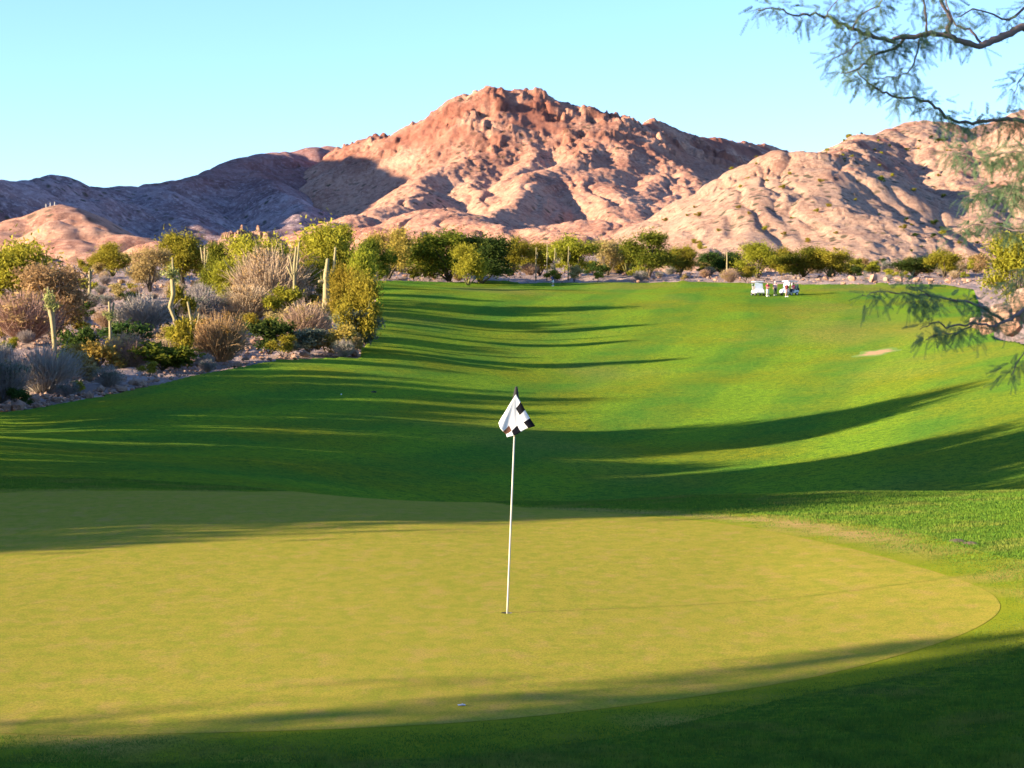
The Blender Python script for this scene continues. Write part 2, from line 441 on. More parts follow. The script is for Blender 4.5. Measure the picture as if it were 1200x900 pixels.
def world(px, Y): return (px - 600) / F * Y, Y
def hit(px, py, y0=6, y1=330):
    Ys = np.geomspace(y0, y1, 1500); xs = (px - 600) / F * Ys
    rows = HZ - (height(xs, Ys) - CAM_Z) / Ys * F
    k = np.argmax(rows <= py)
    return xs[k], Ys[k]

# outline of the mown grass in the world
FW = [world(*q) for q in ((-1800, 45), (-700, 82), (-300, 93), (0, 104), (50, 109), (100, 116), (170, 122), (250, 134), (330, 146), (400, 151), (422, 152),
      (428, 165), (434, 190), (440, 215), (442, 255), (440, 285), (470, 300), (540, 312), (620, 313), (720, 311), (800, 306), (880, 298), (960, 288), (1040, 276),
      (1110, 268), (1140, 250), (1146, 210), (1150, 165), (1168, 140), (1210, 122), (1400, 95), (1900, 60))] + [(70, -28), (-70, -28)]
FW = np.array(FW)
def inside(poly, x, y):
    r = np.zeros(x.shape, bool); n = len(poly)
    for i in range(n):
        x1, y1 = poly[i]; x2, y2 = poly[(i + 1) % n]
        with np.errstate(divide='ignore', invalid='ignore'):
            c = ((y1 > y) != (y2 > y)) & (x < (x2 - x1) * (y - y1) / (y2 - y1) + x1)
        r ^= c
    return r

HOLE = hit(594, 720)
uc = np.arange(-.30, .3001, .0011)
side = .30 + .0011 * (np.cumsum(1.11 ** np.arange(1, 62)))
side = side[side < 5]
u = np.concatenate([-side[::-1], uc, side])
Yr = np.concatenate([np.exp(np.arange(np.log(5), np.log(450), .0065)) - 30, np.exp(np.arange(np.log(452), np.log(9000), .04)) - 30])
UU, YY = np.meshgrid(u, Yr); XX = UU * (YY + 30)
ZZ = height(XX, YY)
# desert roughness outside the mown outline
ins = inside(FW, XX, YY)
rough = fbm(XX / 3.1, YY / 3.1, 4) * .28 + fbm(XX / 11, YY / 11, 3) * .5
ZZ = np.where(ins, ZZ, ZZ + (rough - .25) * np.clip((YY - 60) / 40, 0, 1))
nr, nc = XX.shape
idx = np.arange(nr * nc).reshape(nr, nc)
quads = np.stack([idx[:-1, :-1], idx[:-1, 1:], idx[1:, 1:], idx[1:, :-1]], -1).reshape(-1, 4)
V = np.stack([XX, YY, ZZ], -1).reshape(-1, 3)
qc = V[quads].mean(1)
nohole = np.hypot(qc[:, 0] - HOLE[0], qc[:, 1] - HOLE[1]) > .45
ground = tag(mesh('ground', V, quads[nohole], M['soil']), kind='structure')

fin = ins.ravel()[quads].any(1) & nohole
fq = quads[fin]; used, inv = np.unique(fq, return_inverse=True)
FV = V[used].copy()
FV[:, 2] = height(FV[:, 0], FV[:, 1]) + .005
edge = ~ins.ravel()[used]
FV[edge, 2] = V[used][edge, 2] + .02
fairway = tag(mesh('fairway', FV, inv.reshape(-1, 4), M['fairway']), kind='structure')
# mowing lanes follow the length of the fairway and bend toward the green
lx = FV[:, 0] + 0.0009 * (FV[:, 1] - 40) ** 2 * .35 - FV[:, 1] * .28
st_ = .5 + .5 * np.sin(lx / 5.2 * 2 * pi / 2 + fbm(FV[:, 0] / 40, FV[:, 1] / 60, 2) * 1.2)
at_ = fairway.data.attributes.new('stripe', 'FLOAT', 'POINT'); at_.data.foreach_set('value', st_.astype(np.float32))

# the putting green and its collar (fans around the hole, so the cup is a real hole)
gp = [hit(*q) for q in ((1169, 705), (1172, 716), (1160, 728), (1125, 746), (1060, 768), (950, 796), (820, 818), (700, 834), (560, 848), (380, 858), (180, 862), (0, 862))]
gp += [(-6.5, 13.6), (-10, 15.5), (-12.6, 19), (-13, 24), (-11.6, 28.5)]
gp += [hit(*q) for q in ((-60, 581), (60, 577), (200, 576), (330, 578), (450, 584), (560, 592), (640, 598), (760, 606), (860, 617), (960, 636), (1050, 659), (1120, 680), (1155, 694))]
def dense(poly, n=360):
    P = np.array(poly + poly[:1]); 
    # periodic Catmull-Rom
    Q = []
    m = len(poly)
    for i in range(m):
        p0, p1, p2, p3 = (np.array(poly[(i + k) % m]) for k in (-1, 0, 1, 2))
        for t in np.linspace(0, 1, 14, endpoint=False):
            Q.append(.5 * ((2 * p1) + (-p0 + p2) * t + (2 * p0 - 5 * p1 + 4 * p2 - p3) * t ** 2 + (-p0 + 3 * p1 - 3 * p2 + p3) * t ** 3))
    Q = np.array(Q); a = np.arctan2(Q[:, 1] - HOLE[1], Q[:, 0] - HOLE[0]); r = np.hypot(Q[:, 0] - HOLE[0], Q[:, 1] - HOLE[1])
    o = np.argsort(a); a = a[o]; r = r[o]
    th = np.linspace(-pi, pi, n, endpoint=False)
    return th, np.interp(th, a, r, period=2 * pi)
TH, RG = dense(gp, 720)
ker = np.exp(-(np.arange(-16, 17) / 6.5) ** 2); ker /= ker.sum()
RG = np.convolve(np.concatenate([RG[-16:], RG, RG[:16]]), ker, 'valid')
def ring_sheet(name, radii, lift, m, wear=None):
    rows = []
    for r in radii:
        x = HOLE[0] + np.cos(TH) * r; y = HOLE[1] + np.sin(TH) * r
        rows.append(np.stack([x, y, height(x, y) + lift], -1))
    q_ = rows[-1].copy(); q_[:, 2] -= (.05 if name == 'collar' else .004); rows += [rows[-1].copy(), q_]
    V_ = np.concatenate(rows); n = len(TH); k = len(radii)
    rr_ = np.array(list(range(k - 1)) + [k])[:, None]
    i = rr_ * n + np.arange(n); j = rr_ * n + (np.arange(n) + 1) % n
    if name != 'collar': i = i[:-1]; j = j[:-1]
    f = np.stack([i, i + n, j + n, j], -1).reshape(-1, 4)[:, ::-1]
    o = tag(mesh(name, V_, f, m), kind='structure')
    if wear is not None:
        wv_ = np.concatenate([wear(t) for t in np.linspace(0, 1, len(radii))] + [np.zeros(2 * n)])
        o.data.attributes.new('wear', 'FLOAT', 'POINT').data.foreach_set('value', wv_.astype(np.float32))
    return o
ring_sheet('putting_green', [np.full_like(RG, .054)] + [.054 + (RG - .054) * t for t in np.linspace(0.02, 1, 60)], .0125, M['green'])
cw = .75 + .25 * np.sin(TH * 3 + 1) + .12 * np.sin(TH * 7) + 1.5 * np.exp(-((TH - 1.05) / .42) ** 2)
ring_sheet('collar', [RG - .05 + (cw + .05) * t for t in np.linspace(0, 1, 14)], .010, M['collar'], lambda t: np.exp(-((TH - 1.08) / .36) ** 2) * np.exp(-((t - .5) / .3) ** 2))

# ------------------------------------------------------------------ mountains
def dist_ridges(X, Y, ridges, warp):
    wx = fbm(X / warp, Y / warp, 2, .35) * warp * .12; wy = fbm(X / warp + 40, Y / warp - 12, 2, .35) * warp * .12
    x = X + wx; y = Y + wy
    hs = []
    for pts, slope, rnd in ridges:
        P = np.array([at(*p_) for p_ in pts]); best = np.full(X.shape, -1e9)
        for a, b in zip(P[:-1], P[1:]):
            d = b[:2] - a[:2]; L2 = (d ** 2).sum()
            t = np.clip(((x - a[0]) * d[0] + (y - a[1]) * d[1]) / L2, 0, 1)
            dd = np.hypot(x - a[0] - t * d[0], y - a[1] - t * d[1])
            z = a[2] + (b[2] - a[2]) * t
            best = np.maximum(best, z - slope * (np.sqrt(dd ** 2 + rnd ** 2) - rnd))
        hs.append(best)
    k = 5.0
    hs = np.array(hs); mx = hs.max(0)
    return mx + k * np.log(np.exp((hs - mx) / k).sum(0)) * .6

def hills(name, px0, px1, step, y0, y1, ny, ridges, warp, noise_fn, m, crag_fn=None):
    px = np.arange(px0, px1, step); Ys = np.geomspace(y0, y1, ny)
    PX, Y = np.meshgrid(px, Ys); X = (PX - 600) / F * Y
    Z = dist_ridges(X, Y, ridges, warp)
    Z = noise_fn(X, Y, Z)
    nr, nc = X.shape; idx = np.arange(nr * nc).reshape(nr, nc)
    qd = np.stack([idx[:-1, :-1], idx[:-1, 1:], idx[1:, 1:], idx[1:, :-1]], -1).reshape(-1, 4)
    Vv = np.stack([X, Y, Z], -1).reshape(-1, 3)
    base = height(X[::4, ::4], Y[::4, ::4])
    o = tag(mesh(name, Vv, qd, m), kind='structure')
    cr = np.zeros(len(Vv)) if crag_fn is None else crag_fn(X, Y, Z).ravel()
    a = o.data.attributes.new('crag', 'FLOAT', 'POINT'); a.data.foreach_set('value', cr.astype(np.float32))
    return px, Ys, Z

R_main = [
 # main crest
 ([(385,176,1640),(430,160,1600),(480,163,1560),(505,150,1530),(530,133,1510),(560,109,1500),(580,101,1500),(610,103,1500),(640,105,1500),(660,122,1500),(690,126,1490),(714,134,1490),(738,156,1480),(775,185,1460),(820,215,1430),(850,240,1400)], .62, 10),
 # spurs down the face
 ([(520,150,1480),(556,176,1400),(500,214,1270),(440,244,1130),(395,258,1050),(330,280,960)], .62, 9),
 ([(565,150,1470),(568,178,1400),(560,205,1320),(566,224,1240),(575,262,1110)], .70, 7),
 ([(610,140,1470),(622,175,1390),(612,205,1300),(620,222,1240),(630,262,1110)], .75, 5),
 ([(655,130,1490),(685,160,1420),(667,185,1340),(638,206,1260),(596,232,1150),(560,266,1030)], .68, 7),
 ([(714,140,1480),(730,175,1400),(712,205,1310),(735,235,1210),(745,250,1150),(755,285,1020)], .60, 9),
 ([(740,160,1470),(785,195,1380),(812,222,1290),(842,240,1220),(885,285,1080)], .60, 9),
 ([(700,200,1320),(690,225,1240),(716,243,1160),(722,282,1030)], .65, 6),
 ([(770,205,1330),(770,232,1240),(790,250,1150),(808,285,1030)], .65, 6),
 # low hills at the foot
 ([(515,246,1080),(560,258,1020),(620,268,960),(690,280,900)], .42, 14),
 ([(640,262,1080),(690,255,1080),(740,262,1060),(800,272,1000)], .40, 12),
 ([(400,268,960),(460,266,930),(520,275,880)], .38, 12),
 # far ridge to the right
 ([(735,152,1500),(760,141,1590),(800,156,1740),(850,164,1880),(890,168,1980),(930,182,2080)], .6, 6),
]
R_left = [
 ([(385,172,1700),(340,173,1640),(300,179,1560),(262,195,1480),(220,207,1410),(170,214,1330),(120,221,1240),(90,213,1180),(60,204,1120),(30,208,1080),(0,213,1040),(-60,216,1000),(-120,250,960)], .55, 10),
 ([(300,200,1480),(330,225,1330),(345,245,1220),(350,262,1120)], .55, 8),
 ([(180,225,1280),(215,250,1150),(240,265,1050)], .5, 8),
 # unseen ridge added left of the picture, shaped to shade the range
 ([tuple([600 + x_ * F / y_, HZ - (z_ - CAM_Z) * F / y_, y_]) for x_, y_, z_ in ((-590,840,100),(-570,930,172),(-566,1000,182),(-566,1150,228),(-566,1280,254),(-566,1400,256),(-566,1500,236),(-600,1620,190))], 1.75, 8),
 # sunny knoll in front
 ([(-120,285,640),(-40,262,670),(0,256,690),(30,246,700),(52,242,700),(75,262,690),(120,283,640),(160,296,590)], .50, 8),
 ([(52,244,700),(44,275,640),(34,300,590)], .6, 5),
 ([(75,262,690),(120,280,640),(150,305,570)], .55, 6),
]
def n_main(X, Y, Z):
    up = np.clip((Z - 60) / 90, 0, 1)
    Z = Z + (ridged(X / 50 + fbm(X / 120, Y / 150, 2) * .5, Y / 420, 3) - 1.0) * 1.5 * (0.5 + up)
    wv = fbm(X / 60, Y / 80, 2) * .8
    Z = Z - np.clip(1 - np.abs(perlin(X / 30 + wv, Y / 700 + 7)) * 3.0, 0, 1) ** 1.6 * 2.2 * np.clip((150 - Z) / 60, .1, 1)
    Z = Z + fbm(X / 18, Y / 26, 3, .55) * .8 * (.4 + up) + fbm(X / 6, Y / 8, 2, .6) * .4 * (.4 + up)
    ok = np.clip((1720 - Y) / 100, 0.1, 1)
    cr = np.clip((Z - 112) / 40, 0, 1) * np.clip(fbm(X / 30 + 5, Y / 34, 3) * 1.5 + .45, 0, 1) * ok
    s_ = 12.0
    stp = np.round((Z + fbm(X / 22, Y / 22, 2) * 8) / s_) * s_
    Z = Z + cr * (stp - Z) * .30
    ja = fbm(X / 9, Y / 9, 2) * .35
    Z = Z + cr * (blocks(X / 12 + ja, Y / 16) * 8.0 + blocks(X / 5.5 + ja, Y / 8 + 4) * 3.6)
    sp_ = np.clip(fbm(X / 20 + 15, Y / 40, 2) * 2 - .5, 0, 1) * np.clip((Z - 60) / 30, 0, 1)
    return Z + sp_ * blocks(X / 5 + 8, Y / 7) * 4.0 + fbm(X / 4, Y / 5, 2, .6) * .55
def c_main(X, Y, Z):
    return np.clip((Z - 98) / 55, 0, 1) * np.clip(fbm(X / 40, Y / 40, 3) * 1.2 + .6, 0, 1) * .85
def n_left(X, Y, Z):
    Z = Z + (ridged(X / 80, Y / 140, 3) - 1.0) * 2.4 + fbm(X / 20, Y / 24, 3, .55) * 1.0
    Z = Z - np.clip(1 - np.abs(perlin(X / 60 + fbm(X / 60, Y / 60, 2) * .4, Y / 34)) * 3, 0, 1) ** 1.5 * 4
    return Z
hills('mountain', 180, 1130, 1.6, 840, 2100, 420, R_main, 120, n_main, M['mountain'], c_main)
lpx, lY, lZ = hills('mountain_range', -1000, 470, 2.4, 540, 1850, 400, R_left, 110, n_left, M['range'], lambda X, Y, Z: np.clip((Z - 95) / 50, 0, .5))
def left_z(px, Y): return lZ[np.argmin(abs(lY - Y)), np.argmin(abs(lpx - px))]
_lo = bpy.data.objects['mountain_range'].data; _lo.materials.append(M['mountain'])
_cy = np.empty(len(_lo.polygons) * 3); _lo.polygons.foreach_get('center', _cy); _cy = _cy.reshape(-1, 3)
_lo.polygons.foreach_set('material_index', (_cy[:, 1] < 800).astype(np.int32))  # knoll takes the lighter, warmer rock: part of its sunlight is colour
R_right = [
 ([(770,285,560),(800,262,565),(860,222,570),(905,194,570),(930,185,570),(962,187,565),(985,196,560),(1012,220,535),(1042,254,505),(1075,294,465)], .55, 5),
 ([(900,215,540),(890,250,500),(870,290,460)], .42, 8),
 ([(955,205,540),(975,250,490),(985,295,445)], .42, 7),
 ([(880,215,800),(940,193,770),(965,184,750),(1000,167,730),(1040,154,745),(1075,146,775),(1095,144,790),(1130,151,820),(1160,146,840),(1200,127,860),(1260,105,870),(1340,90,870)], .52, 7),
 ([(962,187,565),(976,180,610),(997,170,660),(1022,159,715)], .62, 6),
 ([(1095,150,780),(1120,195,640),(1140,225,580),(1165,262,520),(1190,300,470)], .60, 4),
 ([(1200,135,690),(1230,200,600),(1260,270,500)], .6, 5),
]
def n_right(X, Y, Z):
    Z = Z + (ridged(X / 40, Y / 70, 3) - 1.0) * .8 + fbm(X / 9, Y / 10, 3, .55) * .45
    Z = Z - np.clip(1 - np.abs(perlin(X / 12 + fbm(X / 30, Y / 40, 2) * .6, Y / 300)) * 3, 0, 1) ** 1.5 * .9
    m_ = np.clip(fbm(X / 16 + 9, Y / 16, 2) * 1.5 - .1, 0, 1) * np.clip((Z - 25) / 30, 0, 1)
    return Z + m_ * (blocks(X / 4.5, Y / 5.5) * 3.0 + blocks(X / 2.2, Y / 3 + 4) * 1.3) + np.clip(fbm(X / 25, Y / 25, 2) + .3, 0, 1) * blocks(X / 3 + 3, Y / 4) * .8
fpx, fY, fZ = hills('foothill', 720, 1420, 1.4, 395, 900, 380, R_right, 60, n_right, M['foothill'], lambda X, Y, Z: np.clip(fbm(X / 14, Y / 14, 3) - .2, 0, .8) * np.clip((Z - 35) / 20, 0, 1))
def foot_z(px, Y):
    i = np.argmin(abs(fpx - px)); j = np.argmin(abs(fY - Y)); return fZ[j, i]
# ------------------------------------------------------------------ plants: prototypes of height 1 and width 1
def quads_from(c, d, n_, L, W):
    """leaf quads at c along d, width along n_"""
    a = c - n_ * W[:, None] * .5; b = c + n_ * W[:, None] * .5
    e = c + d * L[:, None]
    v = np.stack([a, b, e + n_ * W[:, None] * .35, e - n_ * W[:, None] * .35], 1).reshape(-1, 3)
    return v, np.arange(len(v)).reshape(-1, 4)
def unit(v): return v / (np.linalg.norm(v, axis=1, keepdims=True) + 1e-9)

def crown_pts(r, nb, nsub, zmin, squash=.9, rad=(.11, .19)):
    bl = []
    for i in range(nb):
        a = r.uniform(0, 2 * pi); rr = math.sqrt(r.uniform(0, 1)) * .36
        top = 1 - .13 - (rr / .5) ** 2 * .42
        z = zmin + .1 + (top - zmin - .1) * r.uniform(0, 1) ** .6
        bl.append((rr * cos(a), rr * sin(a), z, r.uniform(*rad)))
    cl = []
    for b in bl:
        d = unit(r.normal(size=(nsub, 3))); d[:, 2] = np.abs(d[:, 2]) * .8 + d[:, 2] * .2
        cl.append(np.array(b[:3]) + d * b[3] * r.uniform(.35, 1.08, (nsub, 1)) * np.array([1, 1, squash]))
    return bl, np.concatenate(cl)

def foliage(r, clumps, n, sig, L, W, up=.25):
    k = r.integers(0, len(clumps), n); wgt = r.uniform(.5, 1.5, len(clumps))[k]
    c = clumps[k] + r.normal(size=(n, 3)) * sig * wgt[:, None]
    c[:, 2] = np.maximum(c[:, 2], .01)
    d = r.normal(size=(n, 3)); d[:, 2] += up; d = unit(d)
    nn = unit(np.cross(d, r.normal(size=(n, 3))))
    return quads_from(c, d, nn, L * r.uniform(.6, 1.4, n), W * r.uniform(.6, 1.4, n))

def stems(r, targets, z0=0, r0=.022, fork=.25, n=5):
    mb = MB()
    for t in targets:
        t = Vector(t); b = Vector((r.uniform(-.02, .02), r.uniform(-.02, .02), z0))
        m1 = b.lerp(t, .35) + Vector((r.uniform(-.04, .04), r.uniform(-.04, .04), .05))
        m2 = b.lerp(t, .7) + Vector((r.uniform(-.04, .04), r.uniform(-.04, .04), .04))
        mb.tube([b, m1, m2, t], [r0, r0 * .7, r0 * .45, r0 * .18], n)
    return mb

def strips(r, n, zmin=.45, w=.008, spread=.5, base=.05):
    """thin upright twigs from the ground"""
    a = r.uniform(0, 2 * pi, n); R = np.sqrt(r.uniform(0, 1, n)) * spread; z = r.uniform(zmin, 1, n) * (1 - (R / spread) ** 2 * .35)
    b = np.stack([np.cos(a) * R * base * 4, np.sin(a) * R * base * 4, np.zeros(n)], 1)
    t = np.stack([np.cos(a) * R, np.sin(a) * R, z], 1)
    m = (b + t) / 2 + r.normal(size=(n, 3)) * .05; m[:, 2] += .04
    # forks
    t2 = m + (t - m) * .9 + r.normal(size=(n, 3)) * .10
    V_ = []; 
    for p_, q_, ww in ((b, m, w), (m, t, w * .7), (m, t2, w * .6)):
        side_ = unit(np.cross(q_ - p_, r.normal(size=(n, 3)))) * ww
        V_.append(np.stack([p_ - side_, p_ + side_, q_ + side_ * .6, q_ - side_ * .6], 1).reshape(-1, 3))
    v = np.concatenate(V_); return v, np.arange(len(v)).reshape(-1, 4)

PROTO = {}
def store(name, children):
    """children: (part name, object) -> keep only their meshes"""
    PROTO[name] = [(n, o.data) for n, o in children]
    for _, o in children: bpy.data.objects.remove(o)

def make_tree(name, seed, leaf, bark, n=9000, nb=17, zmin=.06, L=.040, W=.014, sig=.06, nst=7, rad=(.11, .19), r0=.02):
    r = np.random.default_rng(seed)
    bl, cl = crown_pts(r, nb, 18, zmin, rad=rad)
    v, f = foliage(r, cl, n, sig, L, W)
    tr = stems(r, [b[:3] for b in bl[:nst]], r0=r0)
    store(name, [('trunk', tr.build('trunk', bark)), ('crown', mesh('crown', v, f, leaf, smooth=False))])
def make_shrub(name, seed, leaf, bark, n=2200, nb=9, zmin=.0, L=.07, W=.03, sig=.05, rad=(.14, .22)):
    r = np.random.default_rng(seed)
    bl, cl = crown_pts(r, nb, 14, zmin, rad=rad)
    v, f = foliage(r, cl, n, sig, L, W)
    tr = stems(r, [b[:3] for b in bl[:6]], r0=.014)
    store(name, [('stems', tr.build('stems', bark)), ('foliage', mesh('foliage', v, f, leaf, smooth=False))])
def make_brush(name, seed, twig, leaf=None, n=420, nl=500, w=.006):
    r = np.random.default_rng(seed)
    v, f = strips(r, n, w=w)
    ch = [('twigs', mesh('twigs', v, f, twig, smooth=False))]
    if leaf:
        bl, cl = crown_pts(r, 9, 12, .15)
        v, f = foliage(r, cl, nl, .05, .06, .02); ch.append(('foliage', mesh('foliage', v, f, leaf, smooth=False)))
    store(name, ch)

for i in range(3):
    make_tree(f'pv{i}', 10 + i, M['leaf_yellow'], M['bark_green'], n=10000)
    make_tree(f'ol{i}', 20 + i, M['leaf_olive'], M['bark'], n=10000)
    make_tree(f'gr{i}', 30 + i, M['leaf_green'], M['bark'], n=11000, zmin=.02)
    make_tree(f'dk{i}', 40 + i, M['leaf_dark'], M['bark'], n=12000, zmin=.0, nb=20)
make_tree('or0', 50, M['leaf_orange'], M['bark'], n=7500)
make_tree('or1', 51, M['leaf_tan'], M['bark'], n=6500)
make_brush('bare0', 60, M['twig_pink'], M['leaf_tan'], n=900, nl=700, w=.005)
make_brush('bare1', 61, M['twig_red'], M['leaf_orange'], n=800, nl=500)
make_brush('grey0', 62, M['twig_grey'], None, n=700)
make_brush('grey1', 63, M['twig_grey'], M['leaf_grey'], n=500, nl=900)
make_shrub('sgreen0', 70, M['leaf_green'], M['bark']); make_shrub('sgreen1', 71, M['leaf_olive'], M['bark'])
make_shrub('sdark', 72, M['leaf_dark'], M['bark']); make_shrub('sgrey', 73, M['leaf_grey'], M['bark'])
make_shrub('sorange', 74, M['leaf_orange'], M['bark']); make_shrub('stan', 75, M['leaf_tan'], M['bark'])
make_shrub('syellow', 76, M['leaf_yellow'], M['bark'])

def place(proto, name, label, cat, group, loc, sx, sz, rz=None, sy=None):
    o = empty(name, loc, random.uniform(0, 6.28) if rz is None else rz)
    o.scale = (sx, sy or sx, sz)
    tag(o, label, cat, group)
    for n, me in PROTO[proto]:
        link(bpy.data.objects.new(n, me), o)
    return o
def by_pix(proto, name, px, top, Y, wpx, label, cat, group=None, zmin=.5):
    x, _ = world(px, Y); g = H1(x, Y) - .05
    hz = CAM_Z + (HZ - top) / F * Y - g
    if hz < zmin: print('LOW', label, round(hz, 2)); hz = zmin
    return place(proto, name, label, cat, group, (x, Y, g), wpx / F * Y, hz)

G_T = 'desert trees beside the fairway'
for a in [
 ('pv0', 18, 274, 190, 112, 'broad golden-green desert tree at the left edge of the photo', 'palo_verde'),
 ('or1', 62, 303, 176, 95, 'low tan-tinged tree in front of the broad golden-green tree at far left', 'palo_verde'),
 ('pv1', 132, 283, 262, 52, 'small pale yellow tree below the sunlit knoll, left of the green-topped pair', 'palo_verde'),
 ('ol0', 216, 268, 246, 66, 'rounded yellow-green tree left of the rocky outcrop', 'palo_verde'),
 ('or1', 176, 286, 236, 50, 'thin tan tree between the small pale yellow tree and the rounded one', 'mesquite_tree'),
 ('gr0', 256, 284, 230, 42, 'small green tree in front of the rocky outcrop', 'mesquite_tree'),
 ('pv2', 302, 267, 214, 78, 'big golden palo verde just right of the rocky outcrop', 'palo_verde'),
 ('pv2', 345, 288, 234, 56, 'golden tree between the big golden palo verde and the tallest yellow-green tree', 'palo_verde'),
 ('ol1', 362, 302, 204, 44, 'small olive tree right of the slender cactus cluster', 'palo_verde'),
 ('pv0', 404, 304, 180, 40, 'small golden tree behind the round bright tree', 'palo_verde'),
 ('pv1', 328, 290, 252, 60, 'golden tree behind the bare pinkish tree', 'palo_verde'),
 ('ol0', 272, 300, 206, 50, 'low olive tree in front of the small green tree at the rocky outcrop', 'palo_verde'),
 ('bare0', 318, 283, 200, 92, 'bare pinkish-brown tree in front of the big golden palo verde', 'bare_tree'),
 ('pv0', 382, 256, 222, 92, 'tallest yellow-green tree behind the two-armed cactus', 'palo_verde'),
 ('ol1', 424, 290, 196, 40, 'slim olive tree right of the two-armed cactus', 'palo_verde'),
 ('pv1', 421, 318, 158, 58, 'round bright yellow-green tree overhanging the fairway corner', 'palo_verde'),
 ('or0', 456, 265, 305, 60, 'orange and green tree at the left start of the far tree line', 'mesquite_tree'),
 ('ol1', 394, 262, 268, 50, 'olive-gold tree half hidden behind the tallest yellow-green tree', 'mesquite_tree'),
 ('gr2', 440, 272, 286, 44, 'green tree left of the orange and green tree, beyond the round bright tree', 'mesquite_tree'),
 ('ol0', 498, 272, 322, 56, 'olive tree immediately left of the widest dark tree', 'mesquite_tree'),
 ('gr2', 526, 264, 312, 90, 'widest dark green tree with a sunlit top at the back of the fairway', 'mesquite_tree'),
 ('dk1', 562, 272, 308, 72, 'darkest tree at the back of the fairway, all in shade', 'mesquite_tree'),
 ('pv1', 548, 284, 300, 40, 'low yellow-green tree in front of the widest dark tree', 'palo_verde'),
 ('ol0', 632, 282, 352, 52, 'olive tree between the slim cacti and the olive tree left of them', 'mesquite_tree'),
 ('pv0', 735, 284, 345, 46, 'yellow tree left of the large green tree in the far line', 'palo_verde'),
 ('ol2', 916, 290, 335, 40, 'olive tree half hidden behind the trees beyond the carts', 'mesquite_tree'),
 ('ol2', 601, 278, 345, 46, 'olive tree right of the darkest tree, behind slim pale cacti', 'mesquite_tree'),
 ('ol2', 672, 276, 330, 60, 'round yellow-green tree just right of the slim pale cacti', 'mesquite_tree'),
 ('or1', 712, 278, 338, 42, 'tan-yellow tree right of the round yellow-green tree in the far tree line', 'mesquite_tree'),
 ('gr0', 760, 272, 330, 64, 'large green tree below the gap between the peak and the right hill', 'mesquite_tree'),
 ('ol0', 797, 286, 338, 40, 'olive tree at the foot of the right hill, right of the large green tree', 'mesquite_tree'),
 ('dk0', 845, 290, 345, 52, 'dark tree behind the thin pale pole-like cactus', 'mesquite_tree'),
 ('ol1', 888, 284, 312, 50, 'yellow-green tree standing right behind the golf carts', 'palo_verde'),
 ('gr2', 941, 285, 318, 56, 'green tree to the right of the golf carts, left of its yellow twin', 'palo_verde'),
 ('pv2', 972, 288, 316, 50, 'yellow-green tree right of the green tree beyond the carts', 'palo_verde'),
 ('dk2', 1072, 300, 318, 56, 'low dark tree left of the small yellow-green tree at the shaded hill', 'mesquite_tree'),
 ('ol2', 1106, 292, 312, 44, 'small yellow-green tree at the foot of the shaded slope on the right', 'palo_verde'),
 ('ol1', 1196, 272, 170, 92, 'golden tree behind the orange boulders at the right edge', 'palo_verde'),
 ]:
    by_pix(a[0], a[6], a[1], a[2], a[3], a[4] * 1.12, a[5], 'tree', G_T)

G_S = 'shrubs along the left edge of the fairway'
for a in [
 ('sgreen0', 190, 386, 137, 88, 'broad green shrub under the V-shaped pale cactus', 'green_shrub'),
 ('syellow', 216, 372, 141, 30, 'small yellow round shrub at the foot of the V-shaped cactus', 'yellow_shrub'),
 ('bare1', 258, 362, 143, 66, 'russet leafless shrub beside the broad green shrub', 'russet_shrub'),
 ('sdark', 316, 370, 152, 60, 'dark green rounded shrub in the middle of the front row', 'dark_shrub'),
 ('sgrey', 362, 384, 153, 66, 'low blue-grey shrub at the edge of the turf', 'grey_shrub'),
 ('sgrey', 414, 362, 158, 62, 'grey-green shrub at the corner of the fairway under the round tree', 'grey_shrub'),
 ('sorange', 398, 374, 154, 44, 'shrub with orange dry flower heads at the fairway corner', 'flowering_shrub'),
 ('bare0', 358, 350, 168, 62, 'tan bare bush behind the blue-grey shrub', 'dry_bush'),
 ('sorange', 376, 344, 172, 22, 'small orange bush behind the tan bare bush', 'orange_bush'),
 ('sorange', 112, 392, 134, 58, 'orange bush in front of the forked double-stem cactus', 'orange_bush'),
 ('bare0', 148, 386, 136, 56, 'pinkish bare bush between the orange bush and the broad green shrub', 'dry_bush'),
 ('grey0', 52, 398, 122, 84, 'purple-grey leafless bush at the lower left', 'grey_bush'),
 ('grey1', 2, 404, 114, 66, 'big grey bush at the extreme left above the turf', 'grey_bush'),
 ('sdark', 94, 378, 140, 50, 'dark shrub right of the tufted cactus base', 'dark_shrub'),
 ('sdark', 150, 374, 152, 70, 'dark green low shrub behind the pinkish bare bush', 'dark_shrub'),
 ('grey1', 232, 334, 190, 66, 'grey-mauve bush behind the V-shaped cactus', 'grey_bush'),
 ('bare0', 290, 330, 192, 70, 'pink-grey dry bush left of the slender cactus cluster', 'dry_bush'),
 ('grey0', 168, 340, 182, 66, 'mauve leafless bush left of the crooked cactus', 'grey_bush'),
 ('sgreen1', 210, 332, 184, 34, 'small green bush right of the crooked cactus', 'green_shrub'),
 ('sgreen1', 330, 334, 190, 46, 'olive shrub at the foot of the slender cactus cluster', 'olive_shrub'),
 ('bare0', 30, 336, 172, 84, 'tan thicket under the broad tree at far left', 'dry_bush'),
 ('sdark', 398, 316, 200, 44, 'dark shrub behind the round bright tree', 'dark_shrub'),
]:
    by_pix(a[0], a[6], a[1], a[2], a[3], a[4] * 1.15, a[5], 'shrub', G_S)

